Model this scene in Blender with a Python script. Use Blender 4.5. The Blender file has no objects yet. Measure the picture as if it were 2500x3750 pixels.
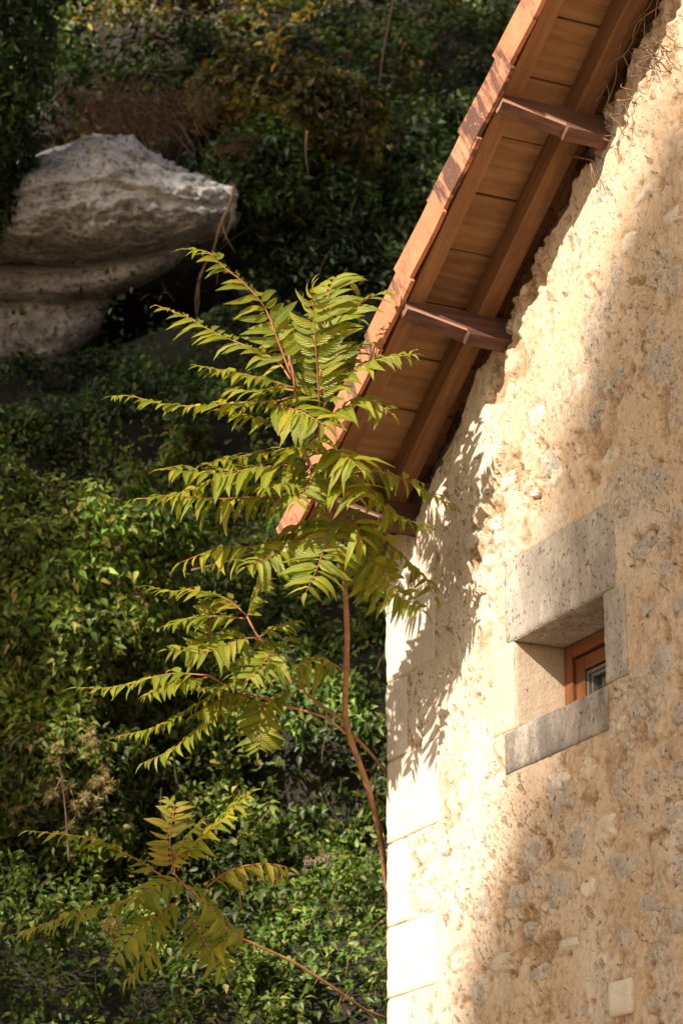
import bpy, bmesh, math, random
import numpy as np
from mathutils import Matrix, Vector

random.seed(7)
RNG = np.random.default_rng(11)
S = bpy.context.scene
COL = S.collection

# ------------------------------------------------------------------ camera, sky, sun, exposure
F = 10000.0                                   # focal length in photo pixels (2500 x 3750)
PITCH = math.atan(3430 / F)
CAM = np.array([0.0, 0.0, 1.6])
FW = np.array([0, math.cos(PITCH), math.sin(PITCH)])
UP = np.array([0, -math.sin(PITCH), math.cos(PITCH)])
RT = np.array([1.0, 0, 0])
cd = bpy.data.cameras.new('camera'); cam = bpy.data.objects.new('camera', cd); COL.objects.link(cam)
cam.location = CAM; cam.rotation_euler = (math.pi / 2 + PITCH, 0, 0)
cd.sensor_fit = 'AUTO'; cd.sensor_width = 36; cd.lens = 36 * F / 3750
cd.clip_start = 0.1; cd.clip_end = 2000
cd.dof.use_dof = True; cd.dof.focus_distance = 8.55; cd.dof.aperture_fstop = 6.3
S.camera = cam

# house frame: u runs along the gable wall towards the viewer, n out of the wall
A = math.atan(4950 * math.cos(PITCH) / F)
Uv = np.array([math.sin(A), -math.cos(A), 0]); Nv = np.array([-math.cos(A), -math.sin(A), 0]); Zv = np.array([0, 0, 1.0])
SUN_PHI, SUN_EL = math.radians(24), math.radians(33.3)
hz = Nv * math.cos(SUN_PHI) + Uv * math.sin(SUN_PHI)
TOSUN = hz * math.cos(SUN_EL) + Zv * math.sin(SUN_EL)

w = bpy.data.worlds.new("World"); S.world = w; w.use_nodes = True
nt = w.node_tree; bg = nt.nodes['Background']
sky = nt.nodes.new('ShaderNodeTexSky'); sky.sky_type = 'NISHITA'; sky.sun_disc = False; sky.dust_density = 4.0; sky.ozone_density = 0.3
sky.sun_elevation = SUN_EL; sky.sun_rotation = math.atan2(TOSUN[0], TOSUN[1])
nt.links.new(sky.outputs[0], bg.inputs[0]); bg.inputs[1].default_value = 0.05
sl = bpy.data.lights.new('sun', 'SUN'); sun = bpy.data.objects.new('sun', sl); COL.objects.link(sun)
sl.energy = 5.0; sl.angle = math.radians(0.5); sl.color = (1.0, 0.89, 0.775)
sun.rotation_euler = Vector(TOSUN).to_track_quat('Z', 'Y').to_euler()
S.view_settings.view_transform = 'Standard'; S.view_settings.look = 'None'
S.view_settings.gamma = 1.0; S.view_settings.use_curve_mapping = False
S.view_settings.exposure = 0.95

# ------------------------------------------------------------------ projection helpers (plan the place from sight lines)
def ray(x, y): return RT * (x - 1250) / F + UP * (1875 - y) / F + FW
def at(x, y, t): return CAM + ray(x, y) * t
C0 = at(1418, 3000, 9.0); C0[2] = 0
def wall(x, y, nn=0.0):
    d = ray(x, y); t = ((C0 + Nv * nn - CAM) @ Nv) / (d @ Nv); P = CAM + d * t - C0
    return P @ Uv, P[2]
def H(u, n, z): return Uv * u + Nv * n + Zv * z       # relative to the house root at C0
TH = math.radians(33); CT, ST = math.cos(TH), math.sin(TH)
PU, PZ = 1.449, 5.5315
Rv = Uv * CT + Zv * ST; Wv = -Uv * ST + Zv * CT
def RK(a, n, w): return Uv * PU + Zv * PZ + Rv * a + Nv * n + Wv * w

# ------------------------------------------------------------------ numpy noise
def vnoise(P, seed=0):
    P = np.asarray(P, dtype=np.float64); i = np.floor(P).astype(np.int64); f = P - i; f = f * f * (3 - 2 * f)
    def h(dx, dy, dz):
        n = (i[:, 0] + dx) * 374761393 + (i[:, 1] + dy) * 668265263 + (i[:, 2] + dz) * 2147483647 + seed * 974634777
        n = (n ^ (n >> 13)) * 1274126177 & 0xFFFFFFFF
        n = (n ^ (n >> 16)) & 0xFFFFFF
        return n / float(0xFFFFFF)
    x, y, z = f[:, 0], f[:, 1], f[:, 2]
    l = lambda a, b, t: a + (b - a) * t
    return l(l(l(h(0,0,0), h(1,0,0), x), l(h(0,1,0), h(1,1,0), x), y), l(l(h(0,0,1), h(1,0,1), x), l(h(0,1,1), h(1,1,1), x), y), z)
def fbm(P, octv=4, seed=0, gain=0.5):
    P = np.asarray(P, dtype=np.float64); a, s, t = 1.0, 0.0, 0.0
    for k in range(octv):
        s = s + a * vnoise(P * 2.03 ** k, seed + k * 17); t += a; a *= gain
    return s / t                                            # 0..1
def sstep(a, b, x): t = np.clip((x - a) / (b - a), 0, 1); return t * t * (3 - 2 * t)

# ------------------------------------------------------------------ mesh helpers
def link(name, me, mat, parent=None, smooth=False):
    o = bpy.data.objects.new(name, me); COL.objects.link(o)
    if mat is not None and not me.materials: me.materials.append(mat)
    if parent is not None: o.parent = parent
    if smooth: me.shade_smooth()
    return o
def np_mesh(name, V, Fc, mat, parent=None, smooth=False, color=None, extra=None):
    V = np.ascontiguousarray(V, dtype=np.float32); Fc = np.ascontiguousarray(Fc, dtype=np.int32)
    me = bpy.data.meshes.new(name); k = Fc.shape[1]
    me.vertices.add(len(V)); me.vertices.foreach_set('co', V.ravel())
    me.loops.add(Fc.size); me.loops.foreach_set('vertex_index', Fc.ravel())
    me.polygons.add(len(Fc)); me.polygons.foreach_set('loop_start', np.arange(len(Fc), dtype=np.int32) * k)
    if color is not None:
        at_ = me.color_attributes.new('tint', 'FLOAT_COLOR', 'POINT')
        c4 = np.ones((len(V), 4), dtype=np.float32); c4[:, :3] = color; at_.data.foreach_set('color', c4.ravel())
    for nm, arr in (extra or {}).items():
        at_ = me.attributes.new(nm, 'FLOAT', 'POINT'); at_.data.foreach_set('value', np.ascontiguousarray(arr, dtype=np.float32))
    me.update(calc_edges=True)
    return link(name, me, mat, parent, smooth)
class MB:
    def __init__(s): s.v = []; s.f = []
    def tube(s, pts, rad, seg=6, cap=True):
        pts = [np.asarray(p, float) for p in pts]; n = len(pts); base = len(s.v)
        T = [pts[min(i + 1, n - 1)] - pts[max(i - 1, 0)] for i in range(n)]
        ref = np.array([0.3, 0.2, 1.0]); x = np.cross(T[0], ref)
        if np.linalg.norm(x) < 1e-6: x = np.cross(T[0], [1, 0, 0])
        for i in range(n):
            t = T[i] / (np.linalg.norm(T[i]) + 1e-9); x = x - t * (x @ t); x = x / (np.linalg.norm(x) + 1e-9); y = np.cross(t, x)
            r = rad[i] if hasattr(rad, '__len__') else rad
            for k in range(seg):
                a = 2 * math.pi * k / seg; s.v.append(pts[i] + (x * math.cos(a) + y * math.sin(a)) * r)
        for i in range(n - 1):
            for k in range(seg):
                k2 = (k + 1) % seg
                s.f.append((base + i * seg + k, base + i * seg + k2, base + (i + 1) * seg + k2, base + (i + 1) * seg + k))
        if cap:
            s.f.append(tuple(base + k for k in reversed(range(seg)))); s.f.append(tuple(base + (n - 1) * seg + k for k in range(seg)))
    def build(s, name, mat, parent=None, smooth=True):
        me = bpy.data.meshes.new(name); me.from_pydata([tuple(map(float, p)) for p in s.v], [], s.f); me.update()
        return link(name, me, mat, parent, smooth)
def empty(name, loc, label=None, cat=None, group=None):
    o = bpy.data.objects.new(name, None); COL.objects.link(o); o.location = loc; o.empty_display_size = 0.2
    return tag(o, label, cat, group)
def tag(o, label=None, cat=None, group=None, kind=None):
    if label: o['label'] = label
    if cat: o['category'] = cat
    if group: o['group'] = group
    if kind: o['kind'] = kind
    return o
def frame(X, Y, Z, loc):
    M = Matrix.Identity(4)
    for i, c in enumerate((X, Y, Z, loc)):
        for j in range(3): M[j][i] = float(c[j])
    return M
def bar(name, X, Y, Z, lo, hi, size, mat, parent, bevel=0.004, jit=0.0, sub=0):
    """box of size (x,y,z) whose lower corner is lo (in parent space) in the axes X,Y,Z"""
    bm = bmesh.new(); bmesh.ops.create_cube(bm, size=1.0)
    for v in bm.verts: v.co = Vector(((v.co.x) * size[0], (v.co.y) * size[1], (v.co.z) * size[2]))
    if bevel: bmesh.ops.bevel(bm, geom=list(bm.edges), offset=bevel, segments=2, affect='EDGES', profile=0.6)
    if jit:
        for v in bm.verts: v.co += Vector((random.uniform(-jit, jit), random.uniform(-jit, jit), random.uniform(-jit, jit)))
    me = bpy.data.meshes.new(name); bm.to_mesh(me); bm.free()
    o = link(name, me, mat, parent)
    c = np.asarray(lo) + X * size[0] / 2 + Y * size[1] / 2 + Z * size[2] / 2
    o.matrix_basis = frame(X, Y, Z, c)
    return o
def spline(pts, n):
    """Catmull-Rom through pts, n samples"""
    P = [np.asarray(p, float) for p in pts]; P = [2 * P[0] - P[1]] + P + [2 * P[-1] - P[-2]]; out = []; m = len(P) - 3
    for i in range(n):
        t = i / (n - 1) * m; k = min(int(t), m - 1); t -= k; a, b, c, d = P[k:k + 4]
        out.append(0.5 * ((2 * b) + (c - a) * t + (2 * a - 5 * b + 4 * c - d) * t * t + (3 * b - a - 3 * c + d) * t ** 3))
    return np.array(out)

# ------------------------------------------------------------------ materials
def new_mat(name):
    m = bpy.data.materials.new(name); m.use_nodes = True; t = m.node_tree
    return m, t, t.nodes['Principled BSDF'], t.nodes['Material Output']
def nd(t, typ, **kw):
    n = t.nodes.new('ShaderNode' + typ)
    for k, v in kw.items():
        if k.startswith('i_'): n.inputs[int(k[2:])].default_value = v
        else: setattr(n, k, v)
    return n
def noise(t, vec, scale, detail=6, rough=0.6, dist=0.0):
    n = nd(t, 'TexNoise'); n.inputs['Scale'].default_value = scale; n.inputs['Detail'].default_value = detail
    n.inputs['Roughness'].default_value = rough; n.inputs['Distortion'].default_value = dist
    if vec is not None: t.links.new(vec, n.inputs['Vector'])
    return n.outputs['Fac']
def ramp(t, fac, stops):
    r = nd(t, 'ValToRGB'); e = r.color_ramp.elements
    while len(e) < len(stops): e.new(0.5)
    for el, (p, c) in zip(e, stops): el.position = p; el.color = (c[0], c[1], c[2], 1) if hasattr(c, '__len__') else (c, c, c, 1)
    t.links.new(fac, r.inputs[0]); return r.outputs[0]
def mix(t, fac, a, b, mode='MIX'):
    m = nd(t, 'Mix', data_type='RGBA', blend_type=mode)
    for s, v in ((0, fac), (6, a), (7, b)):
        if hasattr(v, 'is_output'): t.links.new(v, m.inputs[s])
        else: m.inputs[s].default_value = v if s == 0 else (v[0], v[1], v[2], 1)
    return m.outputs[2]
def math_(t, op, a, b=None):
    m = nd(t, 'Math', operation=op)
    for s, v in ((0, a), (1, b)):
        if v is None: continue
        if hasattr(v, 'is_output'): t.links.new(v, m.inputs[s])
        else: m.inputs[s].default_value = v
    return m.outputs[0]
def bump(t, bsdf, height, dist, strength=1.0):
    b = nd(t, 'Bump'); b.inputs['Strength'].default_value = strength; b.inputs['Distance'].default_value = dist
    t.links.new(height, b.inputs['Height']); t.links.new(b.outputs[0], bsdf.inputs['Normal']); return b
def mapping(t, vec, scale=(1, 1, 1), loc=(0, 0, 0)):
    m = nd(t, 'Mapping'); m.inputs['Scale'].default_value = scale; m.inputs['Location'].default_value = loc
    t.links.new(vec, m.inputs['Vector']); return m.outputs[0]
def objvec(t):  # object coordinates shifted by the object's random number
    tc = nd(t, 'TexCoord'); oi = nd(t, 'ObjectInfo'); a = nd(t, 'VectorMath', operation='ADD')
    s = math_(t, 'MULTIPLY', oi.outputs['Random'], 37.0)
    t.links.new(tc.outputs['Object'], a.inputs[0]); t.links.new(s, a.inputs[1]); return a.outputs[0], oi.outputs['Random']
def pos(t): return nd(t, 'NewGeometry').outputs['Position']

def mat_render():
    m, t, b, o = new_mat('lime_render'); p = pos(t)
    big = noise(t, p, 1.6, 4, 0.55); mid = noise(t, p, 9, 6, 0.65); fine = noise(t, p, 70, 5, 0.75); sp = noise(t, p, 180, 3, 0.6)
    base = ramp(t, mid, [(0.28, (0.45, 0.30, 0.175)), (0.45, (0.55, 0.39, 0.25)), (0.60, (0.60, 0.455, 0.315)), (0.75, (0.68, 0.565, 0.445))])
    base = mix(t, ramp(t, big, [(0.45, 0.0), (0.7, 0.5)]), base, (0.64, 0.55, 0.44))
    blot = noise(t, p, 4.5, 6, 0.7, 0.6)
    base = mix(t, ramp(t, blot, [(0.52, 0.0), (0.66, 0.55)]), base, (0.47, 0.29, 0.14))
    lw = nd(t, 'Attribute', attribute_name='sunlit_lime')
    base = mix(t, lw.outputs['Fac'], base, ramp(t, mid, [(0.35, (0.64, 0.545, 0.43)), (0.65, (0.76, 0.68, 0.575))]))
    oc = nd(t, 'Attribute', attribute_name='ochre')
    base = mix(t, oc.outputs['Fac'], base, ramp(t, fine, [(0.3, (0.17, 0.08, 0.028)), (0.7, (0.42, 0.225, 0.085))]))
    gr = nd(t, 'Attribute', attribute_name='grey')
    base = mix(t, gr.outputs['Fac'], base, ramp(t, fine, [(0.36, (0.22, 0.19, 0.155)), (0.62, (0.56, 0.50, 0.42))]))
    # crisp gouges and pin holes in the coat, slanting as the trowel left them
    rot = nd(t, 'VectorRotate', rotation_type='AXIS_ANGLE'); rot.inputs['Axis'].default_value = (float(Nv[0]), float(Nv[1]), 0); rot.inputs['Angle'].default_value = 0.7
    t.links.new(p, rot.inputs['Vector']); rv = mapping(t, rot.outputs[0], (1, 1, 2.4))
    g1 = noise(t, rv, 15, 5, 0.62, 0.3); g2 = noise(t, rv, 44, 3, 0.6); dens = noise(t, p, 3.2, 4, 0.6)
    thr = math_(t, 'MULTIPLY', dens, 0.26)
    h1 = ramp(t, math_(t, 'SUBTRACT', g1, math_(t, 'ADD', 0.212, thr)), [(0.0, 1.0), (0.035, 0.0)])
    h2 = ramp(t, math_(t, 'SUBTRACT', g2, math_(t, 'ADD', 0.205, thr)), [(0.0, 1.0), (0.03, 0.0)])
    holes = math_(t, 'MAXIMUM', h1, h2)
    base = mix(t, math_(t, 'MULTIPLY', holes, 0.8), base, ramp(t, fine, [(0.35, (0.14, 0.07, 0.028)), (0.65, (0.34, 0.19, 0.08))]))
    base = mix(t, 0.3, base, ramp(t, fine, [(0.36, (0.33, 0.24, 0.145)), (0.64, (0.78, 0.65, 0.48))]))
    t.links.new(base, b.inputs['Base Color']); b.inputs['Roughness'].default_value = 0.95; b.inputs['Specular IOR Level'].default_value = 0.15
    h = math_(t, 'SUBTRACT', math_(t, 'ADD', math_(t, 'MULTIPLY', fine, 0.45), math_(t, 'MULTIPLY', noise(t, p, 24, 5, 0.65), 0.5)), math_(t, 'MULTIPLY', holes, 0.9))
    bump(t, b, h, 0.008, 0.9); return m
def mat_stone(name, lo, hi, pit=0.5, stain=None, scl=1.0):
    m, t, b, o = new_mat(name); v, r = objvec(t)
    a = noise(t, v, 14 * scl, 6, 0.7); c = noise(t, v, 90 * scl, 4, 0.65)
    base = ramp(t, a, [(0.3, lo), (0.7, hi)])
    if stain is not None:
        sv = mapping(t, v, (1, 1, 0.45)); s1 = noise(t, sv, 9, 6, 0.7)
        base = mix(t, ramp(t, s1, [(0.38, 0.0), (0.56, 0.95)]), base, stain)
    pn = noise(t, mapping(t, v, (1, 1, 0.85)), 66 * scl, 3, 0.55); thr = noise(t, v, 7 * scl, 3, 0.6)
    d = math_(t, 'SUBTRACT', pn, math_(t, 'ADD', 0.16 + 0.10 * pit, math_(t, 'MULTIPLY', thr, 0.22 * pit)))
    pits = ramp(t, d, [(0.0, 1.0), (0.045, 0.0)])
    base = mix(t, pits, base, (lo[0] * 0.35, lo[1] * 0.3, lo[2] * 0.25))
    base = mix(t, 0.25, base, ramp(t, c, [(0.35, (lo[0] * .7, lo[1] * .68, lo[2] * .62)), (0.65, hi)]))
    t.links.new(base, b.inputs['Base Color']); b.inputs['Roughness'].default_value = 0.95; b.inputs['Specular IOR Level'].default_value = 0.15
    h = math_(t, 'SUBTRACT', math_(t, 'ADD', math_(t, 'MULTIPLY', a, 0.8), math_(t, 'MULTIPLY', c, 0.35)), math_(t, 'MULTIPLY', pits, 0.8))
    bump(t, b, h, 0.006, 0.9); return m
def mat_wood(name, dark, light, gscale=1.0, rough=0.7):
    m, t, b, o = new_mat(name); v, r = objvec(t)
    g1 = noise(t, mapping(t, v, (1.2, 26 * gscale, 26 * gscale)), 1.6, 5, 0.6, 0.8)
    g2 = noise(t, mapping(t, v, (2.5, 120 * gscale, 120 * gscale)), 1.5, 3, 0.6)
    wv = nd(t, 'TexWave', wave_type='RINGS', rings_direction='X'); wv.inputs['Scale'].default_value = 9; wv.inputs['Distortion'].default_value = 7; wv.inputs['Detail'].default_value = 3
    t.links.new(mapping(t, v, (0.35, 1.2, 1.2)), wv.inputs['Vector'])
    g = math_(t, 'ADD', math_(t, 'MULTIPLY', g1, 0.55), math_(t, 'ADD', math_(t, 'MULTIPLY', g2, 0.25), math_(t, 'MULTIPLY', wv.outputs['Fac'], 0.09)))
    base = ramp(t, g, [(0.36, dark), (0.60, light)])
    st = noise(t, mapping(t, v, (3.0, 9, 9)), 1.4, 5, 0.7)
    base = mix(t, ramp(t, st, [(0.46, 0.0), (0.66, 0.75)]), base, (dark[0] * .5, dark[1] * .45, dark[2] * .45))
    base = mix(t, 0.36, base, ramp(t, r, [(0, (dark[0] * .8, dark[1] * .8, dark[2] * .8)), (1, (light[0] * 1.2, light[1] * 1.15, light[2] * 1.05))]))
    t.links.new(base, b.inputs['Base Color']); b.inputs['Roughness'].default_value = rough; b.inputs['Specular IOR Level'].default_value = 0.25
    bump(t, b, math_(t, 'ADD', g, math_(t, 'MULTIPLY', st, 0.3)), 0.004, 0.6); return m
def mat_tile():
    m, t, b, o = new_mat('terracotta'); v, r = objvec(t)
    a = noise(t, v, 9, 5, 0.6); f = noise(t, v, 110, 3, 0.6)
    base = ramp(t, a, [(0.3, (0.40, 0.15, 0.068)), (0.7, (0.54, 0.235, 0.125))])
    base = mix(t, 0.3, base, ramp(t, r, [(0, (0.38, 0.135, 0.06)), (1, (0.60, 0.32, 0.20))]))
    s = noise(t, mapping(t, v, (9, 5, 1.6)), 1.3, 6, 0.7)        # rain streaks down the flange
    s = math_(t, 'ADD', s, math_(t, 'MULTIPLY', math_(t, 'SUBTRACT', r, 0.5), 0.14))
    base = mix(t, ramp(t, s, [(0.475, 0.0), (0.57, 0.9)]), base, (0.075, 0.042, 0.032))
    base = mix(t, ramp(t, f, [(0.62, 0.0), (0.7, 0.5)]), base, (0.7, 0.5, 0.36))
    t.links.new(base, b.inputs['Base Color']); b.inputs['Roughness'].default_value = 0.85; b.inputs['Specular IOR Level'].default_value = 0.2
    bump(t, b, math_(t, 'ADD', a, math_(t, 'MULTIPLY', f, 0.3)), 0.004, 0.5); return m
def mat_plain(name, c, rough=0.8, spec=0.3, scl=12, var=0.35):
    m, t, b, o = new_mat(name); v, r = objvec(t)
    a = noise(t, v, scl, 5, 0.65)
    base = ramp(t, a, [(0.3, tuple(x * (1 - var) for x in c)), (0.7, tuple(min(1, x * (1 + var)) for x in c))])
    t.links.new(base, b.inputs['Base Color']); b.inputs['Roughness'].default_value = rough; b.inputs['Specular IOR Level'].default_value = spec
    bump(t, b, a, 0.004, 0.5); return m
def mat_glass():
    m, t, b, o = new_mat('window_glass'); b.inputs['Base Color'].default_value = (0.030, 0.032, 0.026, 1)
    b.inputs['Roughness'].default_value = 0.06; b.inputs['IOR'].default_value = 1.5; return m
def mat_leaflet(name, dark, mid, light, trans=0.45):
    """compound-leaf leaflet; 'rib' attribute: 0 on the midrib, 1 at the margin"""
    m, t, b, o = new_mat(name); g = nd(t, 'NewGeometry'); oi = nd(t, 'ObjectInfo')
    r = math_(t, 'FRACT', math_(t, 'ADD', oi.outputs['Random'], g.outputs['Random Per Island']))
    col = ramp(t, r, [(0.0, dark), (0.5, mid), (0.9, light), (1.0, (light[0] * 1.25, light[1] * 1.05, light[2]))])
    n1 = noise(t, g.outputs['Position'], 22, 4, 0.6)
    col = mix(t, ramp(t, n1, [(0.4, 0.0), (0.75, 0.5)]), col, (mid[0] * 1.3, mid[1] * 1.0, mid[2] * .8))
    at_ = nd(t, 'Attribute', attribute_name='rib'); ln = nd(t, 'Attribute', attribute_name='along')
    col = mix(t, ramp(t, at_.outputs['Fac'], [(0.0, 0.55), (0.12, 0.0)]), col, (light[0] * 1.8, light[1] * 1.5, light[2] * 2))
    t.links.new(col, b.inputs['Base Color']); b.inputs['Roughness'].default_value = 0.42; b.inputs['Specular IOR Level'].default_value = 0.45
    vein = math_(t, 'SINE', math_(t, 'SUBTRACT', math_(t, 'MULTIPLY', ln.outputs['Fac'], 58.0), math_(t, 'MULTIPLY', at_.outputs['Fac'], 11.0)))
    bump(t, b, vein, 0.0012, 0.6)
    tr = nd(t, 'BsdfTranslucent'); mx = nd(t, 'MixShader'); mx.inputs[0].default_value = trans
    t.links.new(mix(t, 1.0, col, (1.7, 1.55, 0.6), 'MULTIPLY'), tr.inputs['Color'])
    t.links.new(b.outputs[0], mx.inputs[1]); t.links.new(tr.outputs[0], mx.inputs[2]); t.links.new(mx.outputs[0], o.inputs['Surface'])
    return m
def mat_foliage(name, trans=0.28, rough=0.48, spec=0.38):
    m, t, b, o = new_mat(name); a = nd(t, 'Attribute', attribute_name='tint'); g = nd(t, 'NewGeometry')
    n1 = noise(t, g.outputs['Position'], 45, 3, 0.6)
    col = mix(t, 0.45, a.outputs['Color'], mix(t, 1.0, a.outputs['Color'], ramp(t, n1, [(0.3, 0.45), (0.7, 1.6)]), 'MULTIPLY'))
    t.links.new(col, b.inputs['Base Color']); b.inputs['Roughness'].default_value = rough; b.inputs['Specular IOR Level'].default_value = spec
    tr = nd(t, 'BsdfTranslucent'); mx = nd(t, 'MixShader'); mx.inputs[0].default_value = trans
    t.links.new(mix(t, 1.0, col, (1.5, 1.4, 0.6), 'MULTIPLY'), tr.inputs['Color'])
    t.links.new(b.outputs[0], mx.inputs[1]); t.links.new(tr.outputs[0], mx.inputs[2]); t.links.new(mx.outputs[0], o.inputs['Surface'])
    return m
def mat_soil():
    m, t, b, o = new_mat('leaf_litter_soil'); p = pos(t); a = noise(t, p, 3, 6, 0.65); f = noise(t, p, 40, 4, 0.6)
    c = ramp(t, a, [(0.35, (0.016, 0.013, 0.008)), (0.6, (0.028, 0.022, 0.012)), (0.75, (0.05, 0.038, 0.022))])
    t.links.new(c, b.inputs['Base Color']); b.inputs['Roughness'].default_value = 0.95; bump(t, b, math_(t, 'ADD', a, f), 0.05, 0.7); return m
def mat_ground():
    m, t, b, o = new_mat('gravel_ground'); p = pos(t); a = noise(t, p, 1.2, 6, 0.6); f = noise(t, p, 60, 3, 0.6)
    c = ramp(t, a, [(0.35, (0.22, 0.165, 0.105)), (0.65, (0.32, 0.25, 0.17))]); c = mix(t, 0.3, c, ramp(t, f, [(0.3, (0.2, .15, .1)), (0.7, (0.55, .45, .33))]))
    t.links.new(c, b.inputs['Base Color']); b.inputs['Roughness'].default_value = 0.95; bump(t, b, f, 0.02, 0.8); return m
def mat_rock():
    m, t, b, o = new_mat('weathered_limestone'); p = pos(t)
    a = noise(t, mapping(t, p, (1, 1, 1.6)), 3.0, 8, 0.68); f = noise(t, p, 28, 5, 0.7); g = noise(t, p, 1.3, 3, 0.5)
    c = ramp(t, a, [(0.34, (0.18, 0.165, 0.15)), (0.46, (0.48, 0.45, 0.41)), (0.60, (0.78, 0.75, 0.71))])
    c = mix(t, ramp(t, f, [(0.38, 0.75), (0.50, 0.0)]), c, (0.085, 0.07, 0.055))
    c = mix(t, ramp(t, g, [(0.5, 0.0), (0.7, 0.3)]), c, (0.36, 0.27, 0.17))
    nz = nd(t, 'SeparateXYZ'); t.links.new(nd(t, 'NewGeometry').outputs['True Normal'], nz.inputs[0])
    c = mix(t, ramp(t, math_(t, 'MULTIPLY', nz.outputs['Z'], noise(t, p, 9, 5, 0.7)), [(0.10, 0.0), (0.34, 0.8)]), c, (0.66, 0.62, 0.57))   # sky light painted onto the upper faces
    t.links.new(c, b.inputs['Base Color']); b.inputs['Roughness'].default_value = 0.95; b.inputs['Specular IOR Level'].default_value = 0.15
    bump(t, b, math_(t, 'ADD', a, math_(t, 'MULTIPLY', f, 0.6)), 0.05, 0.9); return m

M_render = mat_render()
M_quoin = mat_stone('pale_ashlar', (0.60, 0.50, 0.38), (0.76, 0.67, 0.55), 0.28)
M_lintel = mat_stone('pitted_grey_limestone', (0.40, 0.345, 0.275), (0.60, 0.53, 0.44), 0.85, (0.27, 0.235, 0.20))
M_sill = mat_stone('stained_sill_stone', (0.36, 0.31, 0.25), (0.56, 0.49, 0.41), 0.7, (0.125, 0.108, 0.095))
M_reveal = mat_stone('smooth_reveal_stone', (0.54, 0.42, 0.29), (0.66, 0.53, 0.38), 0.45)
M_rubble = mat_stone('grey_rubble_limestone', (0.27, 0.222, 0.175), (0.62, 0.535, 0.435), 0.8, None, 1.3)
M_rubble_pale = mat_stone('pale_rubble_limestone', (0.50, 0.41, 0.30), (0.72, 0.62, 0.50), 0.5, None, 1.3)
M_board = mat_wood('plank_wood', (0.20, 0.098, 0.044), (0.38, 0.215, 0.105))
M_rafter = mat_wood('rafter_wood', (0.13, 0.060, 0.027), (0.29, 0.145, 0.068), 1.4)
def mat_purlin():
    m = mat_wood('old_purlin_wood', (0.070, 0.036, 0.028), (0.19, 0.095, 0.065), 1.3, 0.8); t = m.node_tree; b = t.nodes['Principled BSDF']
    src = b.inputs['Base Color'].links[0].from_socket; a = nd(t, 'Attribute', attribute_name='lit_edge')
    t.links.new(mix(t, math_(t, 'MULTIPLY', a.outputs['Fac'], 0.75), src, (0.42, 0.24, 0.17)), b.inputs['Base Color']); return m  # pale light on the chamfer is mixed into the wood colour
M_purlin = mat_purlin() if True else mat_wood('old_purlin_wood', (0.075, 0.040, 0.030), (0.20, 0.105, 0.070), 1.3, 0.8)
M_winwood = mat_wood('varnished_window_wood', (0.13, 0.046, 0.017), (0.26, 0.10, 0.034), 1.5, 0.4)
M_tile = mat_tile()
M_glass = mat_glass()
M_seal = mat_plain('grey_glazing_bead', (0.13, 0.125, 0.11), 0.5, 0.4)
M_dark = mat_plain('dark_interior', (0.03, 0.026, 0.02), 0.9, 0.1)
M_mortar = mat_plain('grey_mortar', (0.50, 0.48, 0.45), 0.9, 0.1, 30)
M_root = mat_plain('dry_root', (0.22, 0.14, 0.08), 0.9, 0.1, 40)
M_bark = mat_plain('reddish_young_bark', (0.30, 0.145, 0.075), 0.7, 0.3, 26, 0.4)
M_rachis = mat_plain('red_leaf_stalk', (0.34, 0.13, 0.06), 0.55, 0.4, 20, 0.3)
M_twig = mat_plain('grey_brown_twig', (0.20, 0.135, 0.095), 0.85, 0.15, 30)
M_leaflet = mat_leaflet('tree_of_heaven_leaflet', (0.13, 0.18, 0.016), (0.21, 0.26, 0.020), (0.31, 0.32, 0.028))
M_leaflet_y = mat_leaflet('yellowing_leaflet', (0.17, 0.19, 0.02), (0.25, 0.24, 0.022), (0.33, 0.28, 0.025), 0.4)
M_fol = mat_foliage('creeper_leaf')
M_dry = mat_foliage('dry_seed_fluff', 0.45, 0.9, 0.05)
M_soil = mat_soil(); M_ground = mat_ground(); M_rock = mat_rock()

# ------------------------------------------------------------------ ground and hillside
GV = [(-400, -400, 0), (400, -400, 0), (400, 400, 0), (-400, 400, 0)]
tag(np_mesh('ground', GV, [(0, 1, 2, 3)], M_ground), kind='structure')

CAVE = at(620, 1150, 19.2)
def hill_y(x, z):
    x = np.asarray(x, float); z = np.asarray(z, float)
    P = np.stack([x, z, np.zeros_like(x)], 1)
    y = 9.28 + 0.8 * z + (fbm(P * 0.45, 4, 5) - 0.5) * 1.5 + (fbm(P * 1.7, 3, 9) - 0.5) * 0.5
    y = y + 1.9 * np.exp(-(((x - CAVE[0]) / 0.62) ** 2 + ((z - CAVE[2]) / 0.42) ** 2) ** 1.5)     # hollow under the rock
    P0 = at(250, 950, 18.4); y = y + 1.5 * np.exp(-(((x - P0[0]) / 1.05) ** 2 + ((z - P0[2]) / 0.95) ** 2) ** 2)
    P2 = at(600, 1850, 15.4)
    y = y + 0.5 * np.exp(-(((x - P2[0]) / 1.1) ** 2 + ((z - P2[2]) / 0.5) ** 2))
    return y
nx, nz_ = 90, 150
xs = np.linspace(-14, 16, nx); zs = np.concatenate([np.linspace(-0.6, 3, 14), np.linspace(3.1, 18, nz_ - 22), np.linspace(18.6, 34, 8)])
X, Z = np.meshgrid(xs, zs); Yh = hill_y(X.ravel(), Z.ravel()).reshape(X.shape)
V = np.stack([X.ravel(), Yh.ravel(), Z.ravel()], 1); idx = np.arange(len(V)).reshape(X.shape)
Q = np.stack([idx[:-1, :-1].ravel(), idx[:-1, 1:].ravel(), idx[1:, 1:].ravel(), idx[1:, :-1].ravel()], 1)
tag(np_mesh('hillside', V, Q, M_soil, smooth=True), kind='structure')

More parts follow.
